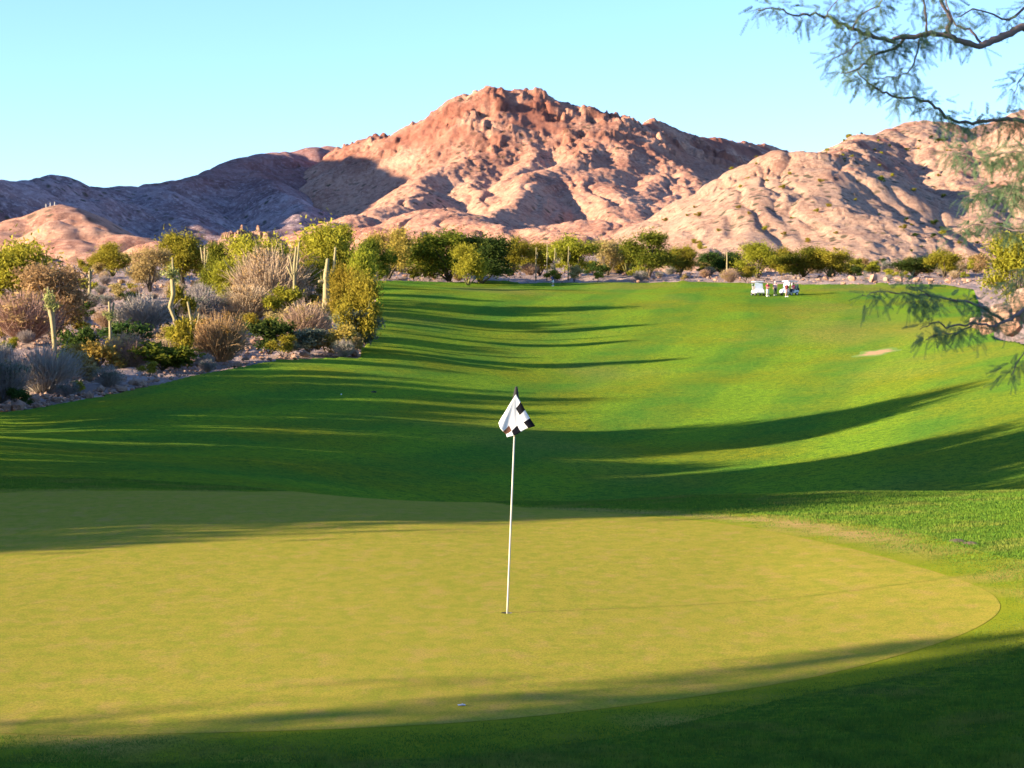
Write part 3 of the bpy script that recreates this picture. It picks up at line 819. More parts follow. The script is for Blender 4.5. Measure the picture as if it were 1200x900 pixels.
# scattered small shrubs, all alike from here
sr = np.random.default_rng(21)
KINDS = [('grey0', 'grey_bush', 'small leafless grey bush scattered over the gravel left of the fairway', 'small grey bushes on the left bank', .10),
         ('grey1', 'sage_bush', 'small sage-grey bush scattered over the gravel left of the fairway', 'small sage bushes on the left bank', .18),
         ('bare0', 'dry_bush', 'small dry pinkish bush scattered over the gravel left of the fairway', 'small dry bushes on the left bank', .2),
         ('stan', 'tan_bush', 'small tan bush scattered over the gravel left of the fairway', 'small tan bushes on the left bank', .12),
         ('sdark', 'dark_bush', 'small dark green bush scattered over the gravel left of the fairway', 'small dark bushes on the left bank', .16),
         ('syellow', 'yellow_bush', 'small yellow-green bush scattered over the gravel left of the fairway', 'small yellow bushes on the left bank', .24)]
n_done = 0
while n_done < 220:
    px = sr.uniform(-30, 446); Y = 105 * (330 / 105) ** sr.uniform(0, 1)
    x, _ = world(px, Y)
    if inside(FW, np.array([x]), np.array([Y]))[0]: continue
    k = KINDS[sr.choice(6, p=[q_[4] for q_ in KINDS])]
    s_ = sr.uniform(.8, 2.1)
    place(k[0], k[1], k[2], 'bush', k[3], (x, Y, H1(x, Y) - .05), s_ * 1.35, s_)
    n_done += 1
FARK = [('sdark', 'dark_bush', 'low dark bush in the shaded strip beyond the fairway', 'low dark bushes beyond the fairway'),
        ('grey1', 'sage_bush', 'low sage-grey bush in the shaded strip beyond the fairway', 'low sage bushes beyond the fairway'),
        ('bare0', 'dry_bush', 'low dry bush in the shaded strip beyond the fairway', 'low dry bushes beyond the fairway'),
        ('sgreen1', 'olive_bush', 'low olive bush in the shaded strip beyond the fairway', 'low olive bushes beyond the fairway'),
        ('stan', 'tan_bush', 'low tan bush in the shaded strip beyond the fairway', 'low tan bushes beyond the fairway'),
        ('syellow', 'yellow_bush', 'low yellow-green bush in the shaded strip beyond the fairway', 'low yellow bushes beyond the fairway')]
n_done = 0
while n_done < 190:
    px = sr.uniform(440, 1200); Y = sr.uniform(300, 420)
    x, _ = world(px, Y)
    if inside(FW, np.array([x]), np.array([Y - 3]))[0]: continue
    k = FARK[sr.integers(0, 6)]; s_ = sr.uniform(.9, 2.5) * (1 if Y < 340 else 1.3)
    place(k[0], k[1], k[2], 'bush', k[3], (x, Y, H1(x, Y) - .1), s_ * 1.4, s_); n_done += 1
n_done = 0
while n_done < 170:
    px = sr.uniform(770, 1190); Y = sr.uniform(425, 740); x, _ = world(px, Y); z = foot_z(px, Y)
    if z < H1(x, Y) + .5: continue
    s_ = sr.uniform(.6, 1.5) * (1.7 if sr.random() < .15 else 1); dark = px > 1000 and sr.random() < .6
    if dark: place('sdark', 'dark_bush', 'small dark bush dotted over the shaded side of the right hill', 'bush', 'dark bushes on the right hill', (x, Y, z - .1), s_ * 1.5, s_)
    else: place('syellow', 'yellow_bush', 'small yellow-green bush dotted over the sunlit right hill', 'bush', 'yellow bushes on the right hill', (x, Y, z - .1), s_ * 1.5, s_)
    n_done += 1

# ------------------------------------------------------------------ cacti
def cactus(label, Y, base_px, stem_list, crest=None, trunk_name='trunk'):
    """stem_list: ([(px,row)...], radius in px at base, at tip, depth offset m)"""
    bx, _ = world(base_px, Y); g = H1(bx, Y) - .05
    o = empty('cactus', (bx, Y, g)); tag(o, label, 'cactus', 'pale cacti in the desert scrub')
    first = True
    for pts, r0, r1, off in stem_list:
        P = []
        for i, (a, b) in enumerate(pts):
            q_ = at(a, b, Y); P.append(Vector((q_[0] - bx, off * min(1, i * .6), q_[2] - g)))
        if first: P[0].z = min(P[0].z, 0.0); P = [P[0]] + P[1:]
        P2 = []
        for i in range(len(P) - 1):
            for t in (0, .33, .66): P2.append(P[i].lerp(P[i + 1], t))
        P2.append(P[-1])
        k = len(P2); k_px = Y / F
        rr = [(r0 + (r1 - r0) * i / (k - 1)) * .98 * k_px * (1 + .10 * math.sin(i * 2.1)) for i in range(k)]
        P2.append(P2[-1] + (P2[-1] - P2[-2]).normalized() * rr[-1] * .6); rr.append(rr[-1] * .45)
        mb = MB().tube(P2, rr, 14)
        for i, q_ in enumerate(mb.v):           # ribs
            c_ = P2[i // 14]; s_ = 1.0 if i % 2 else .70
            mb.v[i] = tuple(c_ + (Vector(q_) - c_) * s_)
        mb.build(trunk_name if first else 'arm', M['cactus'], o)
        first = False
    if crest:
        for (a, b, w_) in crest:
            q_ = at(a, b, Y); r = np.random.default_rng(int(a))
            v, f = foliage(r, np.array([[q_[0] - bx, -.05, q_[2] - g]]) + r.normal(size=(14, 3)) * w_ * Y / F * .33, 700, w_ * Y / F * .12, w_ * Y / F * .22, w_ * Y / F * .05, .6)
            mesh('crest', v, f, M['cactus_green'], o, smooth=False)
    return o
cactus('leaning pale cactus with a green tuft and thin upright stems, farthest left', 158, 64, [([(65, 389), (61, 372), (58, 357)], 2.6, 4.2, 0), ([(57, 356), (56, 336)], 1.2, .8, .2), ([(61, 356), (62, 340)], 1.2, .8, -.2), ([(54, 357), (51, 345)], 1.0, .8, 0)], [(59, 356, 15)])
cactus('short cactus with two upright pale stems, behind the orange bush', 148, 130, [([(130, 394), (129, 376), (128, 354)], 2.4, 1.5, 0), ([(130, 376), (133, 355)], 1.6, 1.3, .2)], [(129, 372, 9)])
cactus('tall crooked pale cactus with a green head, right of the mauve bush', 160, 209, [([(211, 386), (204, 372), (199, 360), (203, 345), (202, 328)], 1.8, 3.0, 0), ([(203, 328), (202, 302)], 1.6, .9, 0)], [(202, 324, 13)])
cactus('pale V-shaped cactus standing over the yellow round shrub', 146, 226, [([(226, 386), (224, 374), (220, 354)], 2.2, 1.2, 0), ([(225, 378), (230, 366), (232, 358)], 1.8, 1.2, .3), ([(230, 386), (234, 368)], 1.4, 1.0, -.3)])
cactus('many-stemmed pale cactus below the rocky outcrop', 236, 240, [([(240, 316), (240, 288)], 1.8, 1.1, 0), ([(238, 308), (235, 290)], 1.4, 1.0, .3), ([(242, 308), (245, 292)], 1.4, 1.0, -.3), ([(240, 306), (249, 296)], 1.2, 1.0, .2)])
cactus('slender pale cactus cluster in front of the bare pinkish tree', 196, 345, [([(345, 336), (345, 312), (347, 290)], 2.4, 1.2, 0), ([(344, 322), (339, 300)], 1.6, 1.0, .3), ([(347, 322), (351, 284)], 1.6, .9, -.3), ([(344, 328), (336, 312)], 1.4, 1.0, .2)])
cactus('two-armed pale cactus with a thick base under the tallest tree', 186, 384, [([(382, 342), (382, 326), (384, 304)], 5.0, 2.2, 0), ([(385, 322), (391, 316), (393, 290)], 2.4, 1.3, .2), ([(380, 330), (374, 330)], 2.6, 2.0, -.3)])
cactus('single pale cactus near the small pale yellow tree', 214, 105, [([(105, 342), (105, 318)], 2.4, 1.6, 0), ([(105, 330), (108, 316)], 1.4, 1.1, .2)])
for k, (a, t) in enumerate(((628, 290), (641, 286), (650, 291), (666, 289))):
    cactus('slim pale cactus in the row between the olive tree and the round yellow-green tree', 318, a, [([(a, 318), (a, 306), (a + .5, t)], .75, .5, 0), ([(a, 304), (a + 2.0, 302), (a + 2.0, 296)], .5, .4, .2)])
cactus('thin pale pole-like cactus in front of the dark tree left of the carts', 322, 852, [([(852, 322), (852, 296)], 1.1, .8, 0)])

# ------------------------------------------------------------------ rocks
def rock_mesh(seed, amp=.35, sub=4):
    bm = bmesh.new(); bmesh.ops.create_icosphere(bm, subdivisions=sub, radius=.5)
    v = np.array([q_.co[:] for q_ in bm.verts]); fa = [[x.index for x in f.verts] for f in bm.faces]; bm.free()
    r = np.random.default_rng(seed)
    for k in range(9):                                   # chip flat faces off
        n_ = unit(r.normal(size=(1, 3)))[0]; d = r.uniform(.26, .40); e = v @ n_ - d
        v = v - np.outer(np.maximum(e, 0) * .9, n_)
    v = v * (1 + (fbm(v[:, 0] * 3 + seed, v[:, 1] * 3 + v[:, 2] * 2.3, 3) * amp * .25)[:, None])
    return v, np.array(fa)
RK = []
for i in range(5):
    v, f = rock_mesh(i); o = mesh('boulder', v, f, M['boulder'], smooth=False); RK.append(o.data); bpy.data.objects.remove(o)
def boulder(px, row, Y, wpx, hpx, label, group, i):
    x, _ = world(px, Y); o = link(bpy.data.objects.new('boulder', RK[i % 5]))
    s_ = wpx / F * Y; h_ = hpx / F * Y * 1.25
    g = H1(x, Y) if row is None else CAM_Z + (HZ - row) / F * Y
    o.location = (x, Y, g + h_ * .33); o.scale = (s_, s_ * .9, h_); o.rotation_euler = (0, 0, i * 1.7)
    tag(o, label, 'boulder', group)
for i, (px, Y, w_, h_) in enumerate(((998, 296, 11, 9), (1023, 288, 12, 11), (1038, 292, 8, 6), (1054, 286, 12, 7), (1074, 283, 10, 6), (1092, 284, 9, 5), (968, 304, 8, 5), (1112, 279, 10, 6))):
    boulder(px, None, Y, w_, h_, 'rounded pinkish boulder in the row along the far right edge of the fairway', 'boulders lining the far right edge', i)
for i, (px, Y, w_, h_, lb) in enumerate(((1157, 150, 26, 22, 'left low boulder of the orange pile at the right edge'), (1176, 152, 36, 34, 'large orange boulder in the middle of the pile at the right edge'),
        (1198, 154, 40, 48, 'tallest orange boulder of the pile at the right edge'), (1188, 142, 32, 18, 'low front boulder of the orange pile at the right edge'), (1145, 158, 20, 16, 'small outermost boulder at the left end of the orange pile'))):
    boulder(px, None, Y, w_, h_, lb, 'orange boulder pile at the right edge', i + 2)
# loose stones lying on the desert ground, too many to count
def low_rock(r):
    v, f = rock_mesh(int(r.integers(0, 999)), .3, 1); return v, f
pr = np.random.default_rng(77); LR = [low_rock(pr) for _ in range(8)]; SV = []; SF = []; o_ = 0
cand = [(pr.uniform(-40, 450), 104 * (320 / 104) ** pr.uniform(0, 1) ** 1.5) for _ in range(6500)] + [(pr.uniform(440, 1220), pr.uniform(262, 400)) for _ in range(2600)]
cand = np.array(cand); cx_ = (cand[:, 0] - 600) / F * cand[:, 1]; cy_ = cand[:, 1]; cand_ok = ~inside(FW, cx_, cy_); cx_ = cx_[cand_ok]; cy_ = cy_[cand_ok]; cz_ = height(cx_, cy_)
for x, Y, z in zip(cx_, cy_, cz_):
    v, f = LR[pr.integers(0, 8)]; a_ = pr.uniform(0, 6.28); s_ = pr.uniform(.12, .4) if pr.random() < .9 else pr.uniform(.4, 1.0)
    c_, n_ = cos(a_), sin(a_); q_ = v * s_ * pr.uniform(.7, 1.3, 3)
    SV.append(np.stack([q_[:, 0] * c_ - q_[:, 1] * n_ + x, q_[:, 0] * n_ + q_[:, 1] * c_ + Y, q_[:, 2] * .7 + z + s_ * .1 + .02], 1)); SF.append(f + o_); o_ += len(v)
tag(mesh('loose_stones', np.concatenate(SV), np.concatenate(SF), M['boulder'], smooth=False), kind='stuff', label='loose pale stones strewn over the desert ground', cat='stones')
# rocky outcrop on the left
r = np.random.default_rng(5)
t_ = np.linspace(0, 1, 46); th_ = np.linspace(0, 2 * pi, 110, endpoint=False); T_, A_ = np.meshgrid(t_, th_, indexing='ij')
Yo = 372; ox, _ = world(292, Yo); og = H1(ox, Yo)
X_ = T_ * np.cos(A_) * 13; Y_ = T_ * np.sin(A_) * 9
Z_ = (1 - T_ ** 1.6) * 7.6
Z_ = Z_ + fbm(X_ / 3.2 + 3, Y_ / 3.2, 4, .65) * 1.5 * (1 - T_ ** 4)
Z_ = Z_ + (np.round(Z_ / 1.5) * 1.5 - Z_) * .6 - T_ ** 8 * 1.2
nv = len(th_); ii = np.arange(45)[:, None] * nv + np.arange(nv); jj = np.arange(45)[:, None] * nv + (np.arange(nv) + 1) % nv
oc = mesh('rock_outcrop', np.stack([X_, Y_, Z_], -1).reshape(-1, 3), np.stack([ii, ii + nv, jj + nv, jj], -1).reshape(-1, 4), M['outcrop'], smooth=False)
oc.location = (ox, Yo, og); tag(oc, 'low rocky outcrop behind the trees on the left, below the shaded range', 'outcrop')
# three pale posts on the knoll
for k, (px, row) in enumerate(((54, 240), (59, 240), (64, 241))):
    q_ = (*world(px, 700), left_z(px, 700) - .1)
    mb = MB().tube([(0, 0, -3.0), (0, 0, 0), (0, 0, 1.35)], [.16, .15, .12], 8).box((0, 0, 1.36), (.36, .36, .14))
    o = mb.build('marker_post', M['stick']); o.location = q_
    tag(o, 'short pale post on top of the sunlit knoll at far left', 'post', 'pale posts on the knoll')

# ------------------------------------------------------------------ trees to the left of the picture, whose shade falls on the grass
SH = [(-26, .6, 12, 9, 'dk0'), (-28, -9, 13, 11, 'dk1'), (-32, -4, 13, 8, 'dk2'), (-24, -16, 12, 11, 'dk0'),
      (-26, 18.6, 6.3, 5, 'dk0'), (-26, 22, 7.6, 9, 'dk1'), (-30, 25, 8.6, 9, 'dk2'), (-27, 29, 8, 8, 'dk0'), (-26, 33.5, 8.2, 8, 'dk1'), (-27, 37, 9.6, 8, 'dk2'), (-30, 41, 11.4, 9, 'dk0'),
      (-31, 46, 13, 10, 'dk1'), (-28, 50, 12.5, 9, 'dk2'), (-32, 54, 14, 9, 'dk0'), (-29, 57.5, 11.5, 7, 'dk1'), (-28, 61, 8.5, 7, 'dk1'), (-27, 68, 6.8, 7, 'dk1'), (-31, 74, 8, 7, 'gr2'), (-28, 65, 6.8, 8, 'dk2'), (-29, 71, 6.8, 8, 'dk0'),
      (-36, 77, 16.5, 10, 'dk0'), (-38, 83, 16, 10, 'dk1'), (-36, 88.5, 11.5, 8, 'dk2'), (-31, 88, 6.5, 6, 'gr1'), (-33, 95, 6.5, 6, 'dk2'), (-40, 97, 9, 9, 'dk0'), (-36, 103, 7, 7, 'dk1'), (-38, 110, 7, 7, 'dk0'), (-52, 127, 9, 9, 'dk1'), (-55, 136, 8, 9, 'dk2'), (-42, 104, 9.5, 10, 'dk1'), (-44, 112, 12, 10, 'dk2'), (-47, 120, 12, 9, 'dk0')]
for x, Y, h_, w_, k in SH:
    place(k, 'mesquite_tree', 'tall dense tree left of the putting green, outside the picture', 'tree', 'shade trees left of the green', (x, Y, H1(x, Y) - .1), w_, h_)

for x, Y in ((-27.5, 84), (-28.5, 89), (-29.5, 94), (-30.5, 98), (-31.5, 102), (-27, 79), (-34, 107), (-35, 112)):  # unseen shrubs, added to stop low sun passing beneath the tree crowns
    place('sdark', 'dark_shrub', 'unseen dense shrub added left of the fairway to fill its shade', 'shrub', 'unseen shrubs added to fill the tree shade', (x, Y, H1(x, Y) - .1), 4.5, 3.4)

# ------------------------------------------------------------------ flagstick, flag and cup
hx, hy = HOLE; hzz = H1(hx, hy)
fs = empty('flagstick', (hx, hy, hzz - .08)); tag(fs, 'thin cream flagstick with a black and white checked flag, standing in the hole', 'flagstick')
tx, _, tz = at(605, 454, hy); top = Vector((tx - hx, 0, tz - hzz + .08))
def along(row): 
    z = CAM_Z + (HZ - row) / F * hy - hzz + .08
    return Vector((top.x * z / top.z, 0, z))
MB().tube([(0, 0, 0), along(700), along(600), along(512)], [.0095, .0092, .0088, .0082], 12).tube([along(512), along(462)], [.0078, .007], 10).build('pole', M['stick'], fs)
MB().tube([along(469), along(464), along(459), along(455), along(453)], [.030, .027, .020, .014, .010], 10).build('top_cap', M['black'], fs)
def fp(px, row, off): 
    q_ = at(px, row, hy); return np.array([q_[0] - hx, off, q_[2] - hzz + .08])
T0, R0, B0, L0 = fp(604.5, 462, -.012), fp(626.5, 498.5, .03), fp(595, 513, -.03), fp(584, 496, .02)
n_ = 32; g_ = np.linspace(0, 1, n_ + 1); A_, B_ = np.meshgrid(g_, g_, indexing='ij')
P_ = ((1 - A_) * (1 - B_))[..., None] * T0 + (A_ * (1 - B_))[..., None] * R0 + (A_ * B_)[..., None] * B0 + ((1 - A_) * B_)[..., None] * L0
sp = np.sqrt(A_ ** 2 + B_ ** 2); ang = np.arctan2(B_, A_ + 1e-6)
P_[..., 1] += -.030 -.014 * np.clip(sp, 0, 1) * np.sin(ang * 5.2 + .8) + .005 * np.sin(ang * 11 + sp * 3) * sp - .015
P_[..., 2] += .006 * np.sin(B_ * 9 + A_ * 5) * sp; P_[..., 0] += .005 * np.sin(A_ * 8 - B_ * 4) * sp
cellA = np.minimum((A_[:-1, :-1] * 4 + 1e-6).astype(int), 3); cellB = np.minimum((B_[:-1, :-1] * 4 + 1e-6).astype(int), 3)
ringm = ((cellA == 3) | (cellB == 0) | ((cellB == 3) & (cellA >= 2))); blk = ringm & ((cellA + cellB) % 2 == 1)
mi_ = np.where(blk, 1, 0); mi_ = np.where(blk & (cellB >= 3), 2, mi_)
ix = np.arange((n_ + 1) ** 2).reshape(n_ + 1, n_ + 1)
fo = mesh('flag', P_.reshape(-1, 3), np.stack([ix[:-1, :-1], ix[1:, :-1], ix[1:, 1:], ix[:-1, 1:]], -1).reshape(-1, 4), [M['flag_white'], M['flag_black'], M['flag_black_sunlit']], fs, True, mi_.ravel())
sm = fo.modifiers.new('cloth', 'SOLIDIFY'); sm.thickness = .0015
cup = MB(); cup.lathe([(.0555, .012), (.054, .012), (.0535, -.11), (.0, -.11)], 28); cup.lathe([(.0555, .012), (.0555, -.12), (0, -.12)], 28)
co = cup.build('hole_cup', M['cup_dark']); co.location = (hx, hy, hzz); tag(co, 'dark round cup sunk in the green at the foot of the flagstick', 'golf hole')

# small things on the grass
def on(px, row): x, Y = hit(px, row); return x, Y, H1(x, Y)
x, Y, z = on(541, 830)
o = MB().box((0, 0, .012), (.052, .03, .006)).box((.012, .006, .015), (.022, .014, .005), rot=Matrix.Rotation(.5, 3, 'Y')).build('paper_scrap', M['grey_metal'], bevel=.002); o.location = (x, Y, z + .008); o.rotation_euler = (0, 0, .2)
tag(o, 'tiny white scrap lying on the near edge of the green', 'scrap')
x, Y, z = on(400, 463)
o = MB().lathe([(.0213 * sin(t), .0213 - .0213 * cos(t)) for t in np.linspace(0.01, pi - .01, 10)], 14).build('golf_ball', M['cap_white']); o.location = (x, Y, z + .01); o.scale = (2, 2, 2)
tag(o, 'white golf ball resting on the shaded fairway left of the flag', 'golf ball')
x, Y, z = on(438, 460)
o = MB().lathe([(.17, 0), (.17, .05), (.14, .08), (.0, .085)], 18).lathe([(.05, .085), (.05, .10), (0, .10)], 10).build('sprinkler_cover', M['black']); o.location = (x, Y, z)
tag(o, 'small dark sprinkler cover in the shaded fairway left of the flag', 'sprinkler')
def patch(name, px, row, rx, ry, m, seed, kind):
    x, Y = hit(px, row); th = np.linspace(0, 2 * pi, 40, endpoint=False); r = np.random.default_rng(seed)
    wob = 1 + .25 * np.sin(th * 2 + r.uniform(0, 6)) * r.uniform(.3, 1) + .15 * np.sin(th * 5 + r.uniform(0, 6))
    rows = []
    for t in (0.02, .35, .7, 1.0):
        xx = x + np.cos(th) * rx * wob * t; yy = Y + np.sin(th) * ry * wob * t
        rows.append(np.stack([xx, yy, height(xx, yy) + .012 + .03 * (1 - t ** 2)], -1))
    n = 40; i = np.arange(3)[:, None] * n + np.arange(n); j = np.arange(3)[:, None] * n + (np.arange(n) + 1) % n
    o = mesh(name, np.concatenate(rows), np.stack([i, i + n, j + n, j], -1).reshape(-1, 4)[:, ::-1], m)
    o.data.attributes.new('rim', 'FLOAT', 'POINT').data.foreach_set('value', np.repeat(np.array([0, .2, .45, .75], dtype=np.float32), 40))
    return tag(o, kind='structure')
patch('bare_soil_patch', 1028, 414, 1.7, 4.0, M['earth'], 3, 's')
for k, (a, b) in enumerate(((1122, 636), (1138, 639))): patch('soil_patch', a, b, .10 - .03 * k, .16, M['dark_earth'], k, 's')

# ------------------------------------------------------------------ golf carts
def cart(label, px, Y, rz, tone):
    x, _ = world(px, Y); o = empty('golf_cart', (x, Y, H1(x, Y)), rz); tag(o, label, 'golf cart', 'golf carts beyond the fairway')
    # front of the cart looks along -Y; metres
    b = MB().prism([(-1.18, .32), (-1.22, .50), (-1.05, .72), (-.62, .86), (-.52, .84), (-.50, .36), (.30, .34), (.34, .62), (1.05, .70), (1.16, .58), (1.16, .36), (1.0, .30), (-.9, .28)], -.56, .56)
    b.build('body', tone, o, False, .04)
    MB().box((0, -.05, .37), (1.0, .8, .04)).build('floor', M['black'], o, False)
    s_ = MB().box((0, .50, .74), (1.04, .46, .14)).build('seat', M['seat'], o, False, .04)
    MB().box((0, .78, 1.02), (1.04, .10, .42), rot=Matrix.Rotation(-.18, 3, 'X')).build('backrest', M['seat'], o, False, .04)
    MB().box((0, .12, 1.80), (1.14, 1.75, .07)).box((0, .12, 1.845), (.95, 1.5, .03)).build('roof', M['white_paint'], o, False, .03)
    for sx in (-1, 1):
        MB().tube([(sx * .52, -.62, .82), (sx * .50, -.50, 1.35), (sx * .49, -.42, 1.78)], .022, 8).build('post', M['grey_metal'], o)
        MB().tube([(sx * .52, .92, .68), (sx * .50, .90, 1.3), (sx * .49, .86, 1.78)], .022, 8).build('post', M['grey_metal'], o)
        MB().lathe([(.085, 0), (.07, .02), (0, .03)], 14, (sx * .38, -1.17, .62), Matrix.Rotation(1.2, 3, 'X')).build('headlight', M['lamp'], o)
        for yy in (-.82, .80):
            R_ = Matrix.Rotation(pi / 2, 3, 'Y')
            wv = empty('wheel', (0, 0, 0)); wv.parent = o
            MB().lathe([(.13, -.09), (.21, -.10), (.23, -.06), (.23, .06), (.21, .10), (.13, .09)], 20, (sx * .52, yy, .23), R_).build('tyre', M['black'], wv)
            MB().lathe([(0, -.07), (.10, -.075), (.135, -.09), (.135, .09), (.10, .075), (0, .07)], 16, (sx * .52, yy, .23), R_).build('rim', M['grey_metal'], wv)
    MB().box((0, -.53, 1.28), (.98, .012, .90), rot=Matrix.Rotation(-.2, 3, 'X')).build('windscreen', M['glass'], o, False)
    sw = MB(); sw.tube([(-.25 + .17 * cos(t), -.22 + .06 * sin(t), .98 + .15 * sin(t)) for t in np.linspace(0, 2 * pi, 17)], .014, 6); sw.tube([(-.25, -.22, .98), (-.25, -.45, .72)], .018, 6)
    sw.build('steering_wheel', M['black'], o)
    MB().prism([(1.0, .60), (1.0, .95), (1.06, .97), (1.36, .95), (1.34, .56)], -.46, .46).build('bag_well', M['black'], o, False, .02)
    for sx in (-.24, .24):
        MB().lathe([(.13, .5), (.14, .6), (.14, 1.25), (.125, 1.28), (0, 1.26)], 12, (sx, 1.20, 0)).tube([(sx, 1.2, 1.2), (sx + .03, 1.18, 1.48)], .03, 6).tube([(sx + .05, 1.22, 1.2), (sx + .07, 1.2, 1.42)], .03, 6).build('golf_bag', M['navy'], o)
    return o
cart('white golf cart seen head-on, left of the standing players', 888, 250, .15, M['white_paint'])
c2 = cart('white golf cart seen from its front corner, with a seated player', 925, 250.5, -.95, M['white_paint'])

# ------------------------------------------------------------------ people
def figure(label, loc, rz, shirt, pants, shorts=False, cap=None, bend=0.0, sit=False, arms='down', cat='person'):
    o = empty('person', loc, rz); tag(o, label, cat)
    def T(p):                                    # bend the trunk about the hips
        p = Vector(p); h_ = Vector((0, 0, .95))
        if p.z >= .95 and bend:
            d = p - h_; d = Matrix.Rotation(bend, 3, 'X') @ d; p = h_ + d
        return p
    lift = -.42 if sit else 0
    V_ = []; E = []; R_ = []
    def add(p, r, par=None):
        V_.append(p); R_.append(r)
        if par is not None: E.append((par, len(V_) - 1))
        return len(V_) - 1
    pel = add(T((0, 0, .96)), .125); be = add(T((0, 0, 1.12)), .118, pel); ch = add(T((0, .0, 1.34)), .135, be); nb = add(T((0, 0, 1.47)), .06, ch)
    nk = add(T((0, -.01, 1.53)), .052, nb); h1 = add(T((0, -.03, 1.60)), .075, nk); h2 = add(T((0, -.025, 1.68)), .098, h1); h3 = add(T((0, -.01, 1.75)), .075, h2)
    add(T((0, -.125, 1.655)), .014, h2)          # nose
    for sx in (-1, 1):
        add(T((sx * .098, 0, 1.66)), .018, h2)   # ears
    legs = []; ar = []
    for sx in (-1, 1):
        hp = (sx * .09, 0, .92)
        kn = (sx * .12, -.46, .90) if sit else (sx * .11, -.03, .50)
        an = (sx * .12, -.48, .50) if sit else (sx * .12, .02, .09)
        to = (an[0] + sx * .03, an[1] - .17, an[2] - .05)
        a = add(Vector(hp), .092, pel); b = add(Vector(kn), .06, a); c_ = add(Vector(an), .04, b); add(Vector(to), .035, c_)
        legs.append((hp, kn, an))
        sh = T((sx * .185, 0, 1.41))
        if arms == 'down': el = T((sx * .25, .03, 1.14)); wr = T((sx * .24, -.08, .96 if bend else .90))
        elif arms == 'reach': el = T((sx * .23, -.12, 1.17)); wr = T((sx * .10, -.36, 1.14))
        else: el = T((sx * .27, .02, 1.15)); wr = T((sx * .16, -.22, 1.05))
        if bend: el = sh + Vector((sx * .02, -.06, -.26)); wr = Vector((sx * .03, -.42, .74))
        a = add(sh, .06, ch); b = add(el, .043, a); c_ = add(wr, .031, b)
        dd = (wr - el).normalized(); sv = Vector((1, 0, 0)); hd = add(wr + dd * .08, .030, c_)
        for k in range(4): f1 = add(wr + dd * (.12) + sv * (k - 1.5) * .02, .0095, hd); add(wr + dd * (.16 - .008 * abs(k - 1.5)) + sv * (k - 1.5) * .021 + Vector((0, -.012, 0)), .008, f1)
        t1 = add(wr + dd * .06 - sv * sx * .04, .011, hd); add(wr + dd * .10 - sv * sx * .055, .009, t1)
        ar.append((sh, el, wr))
    me = bpy.data.meshes.new('body'); me.from_pydata([tuple(q_ + Vector((0, 0, lift))) for q_ in V_], E, []); me.materials.append(M['skin'])
    bo = link(bpy.data.objects.new('body', me), o)
    sk = bo.modifiers.new('skin', 'SKIN'); sk.use_smooth_shade = True
    for i, r in enumerate(R_): me.skin_vertices[0].data[i].radius = (r, r)
    me.skin_vertices[0].data[0].use_root = True
    bo.modifiers.new('sub', 'SUBSURF').levels = 1; bo.modifiers['sub'].render_levels = 2
    L_ = lambda p: Vector(p) + Vector((0, 0, lift))
    sm_ = MB(); sm_.tube([L_(T((0, 0, .90))), L_(T((0, 0, 1.0))), L_(T((0, 0, 1.15))), L_(T((0, 0, 1.36))), L_(T((0, 0, 1.45))), L_(T((0, 0, 1.50)))], [.150, .150, .145, .165, .13, .07], 16)
    for sh, el, wr in ar: sm_.tube([L_(sh) + (L_(sh) - L_(el)) * .05, L_(sh).lerp(L_(el), .4), L_(sh).lerp(L_(el), .85)], [.080, .072, .066], 10)
    for i in range(6 * 16): q_ = Vector(sm_.v[i]); sm_.v[i] = (q_.x * 1.18, q_.y, q_.z)
    sm_.build('shirt', M[shirt], o)
    tr = MB(); tr.tube([L_((0, 0, 1.0)), L_((0, 0, .90)), L_((0, 0, .82) if not sit else (0, -.08, .86))], [.148, .155, .12], 16)
    for hp, kn, an in legs:
        if shorts: tr.tube([L_(hp), L_(Vector(hp).lerp(Vector(kn), .5)), L_(Vector(hp).lerp(Vector(kn), .92))], [.115, .105, .10], 12)
        else: tr.tube([L_(hp), L_(kn), L_(Vector(kn).lerp(Vector(an), .97))], [.115, .085, .07], 12)
    tr.build('shorts' if shorts else 'trousers', M[pants], o)
    hc = MB()
    for i in range(1):
        hc.lathe([(.107 * sin(t) + .001, .107 * cos(t)) for t in np.linspace(1.45, .02, 7)], 14)
    hv = [L_(T(Vector(q_) + Vector((0, -.012, 1.675)))) for q_ in hc.v]; hc.v = [tuple(q_) for q_ in hv]
    if cap:
        k0 = MB().box((0, -.15, 1.70), (.15, .12, .015)); k0.v = [tuple(L_(T(q_))) for q_ in k0.v]; hc.add(k0.v, k0.f)
        hc.build('cap', M[cap], o)
    else: hc.build('hair', M['hair'], o)
    for sx in (-1, 1):
        e_ = MB().lathe([(.012 * sin(t) + .0005, .012 * cos(t)) for t in np.linspace(.05, pi - .05, 5)], 8); e_.v = [tuple(L_(T(Vector(q_) + Vector((sx * .036, -.108, 1.685))))) for q_ in e_.v]; e_.build('eye', M['black'], o)
        st = legs[0 if sx < 0 else 1][2]
        MB().prism([(.08, -.02), (.08, .10), (-.04, .09), (-.20, .03), (-.20, -.02)], -.05, .05).build('shoe', M['cap_white'], o, True, .015).location = L_((st[0], st[1], st[2] - .07))
    return o
def stand(px, Y): x, _ = world(px, Y); return (x, Y, H1(x, Y))
figure('standing player in a crimson top and cream trousers beside the head-on cart', stand(899.5, 249), .5, 'crimson', 'cream', arms='reach')
figure('standing player in a pink top and dark trousers between the two carts', stand(908.5, 250.5), -.4, 'pink', 'charcoal', cap='cap_white')
figure('standing player in a maroon top and blush shorts in front of the second cart', stand(922, 247.5), .3, 'maroon', 'blush', True)
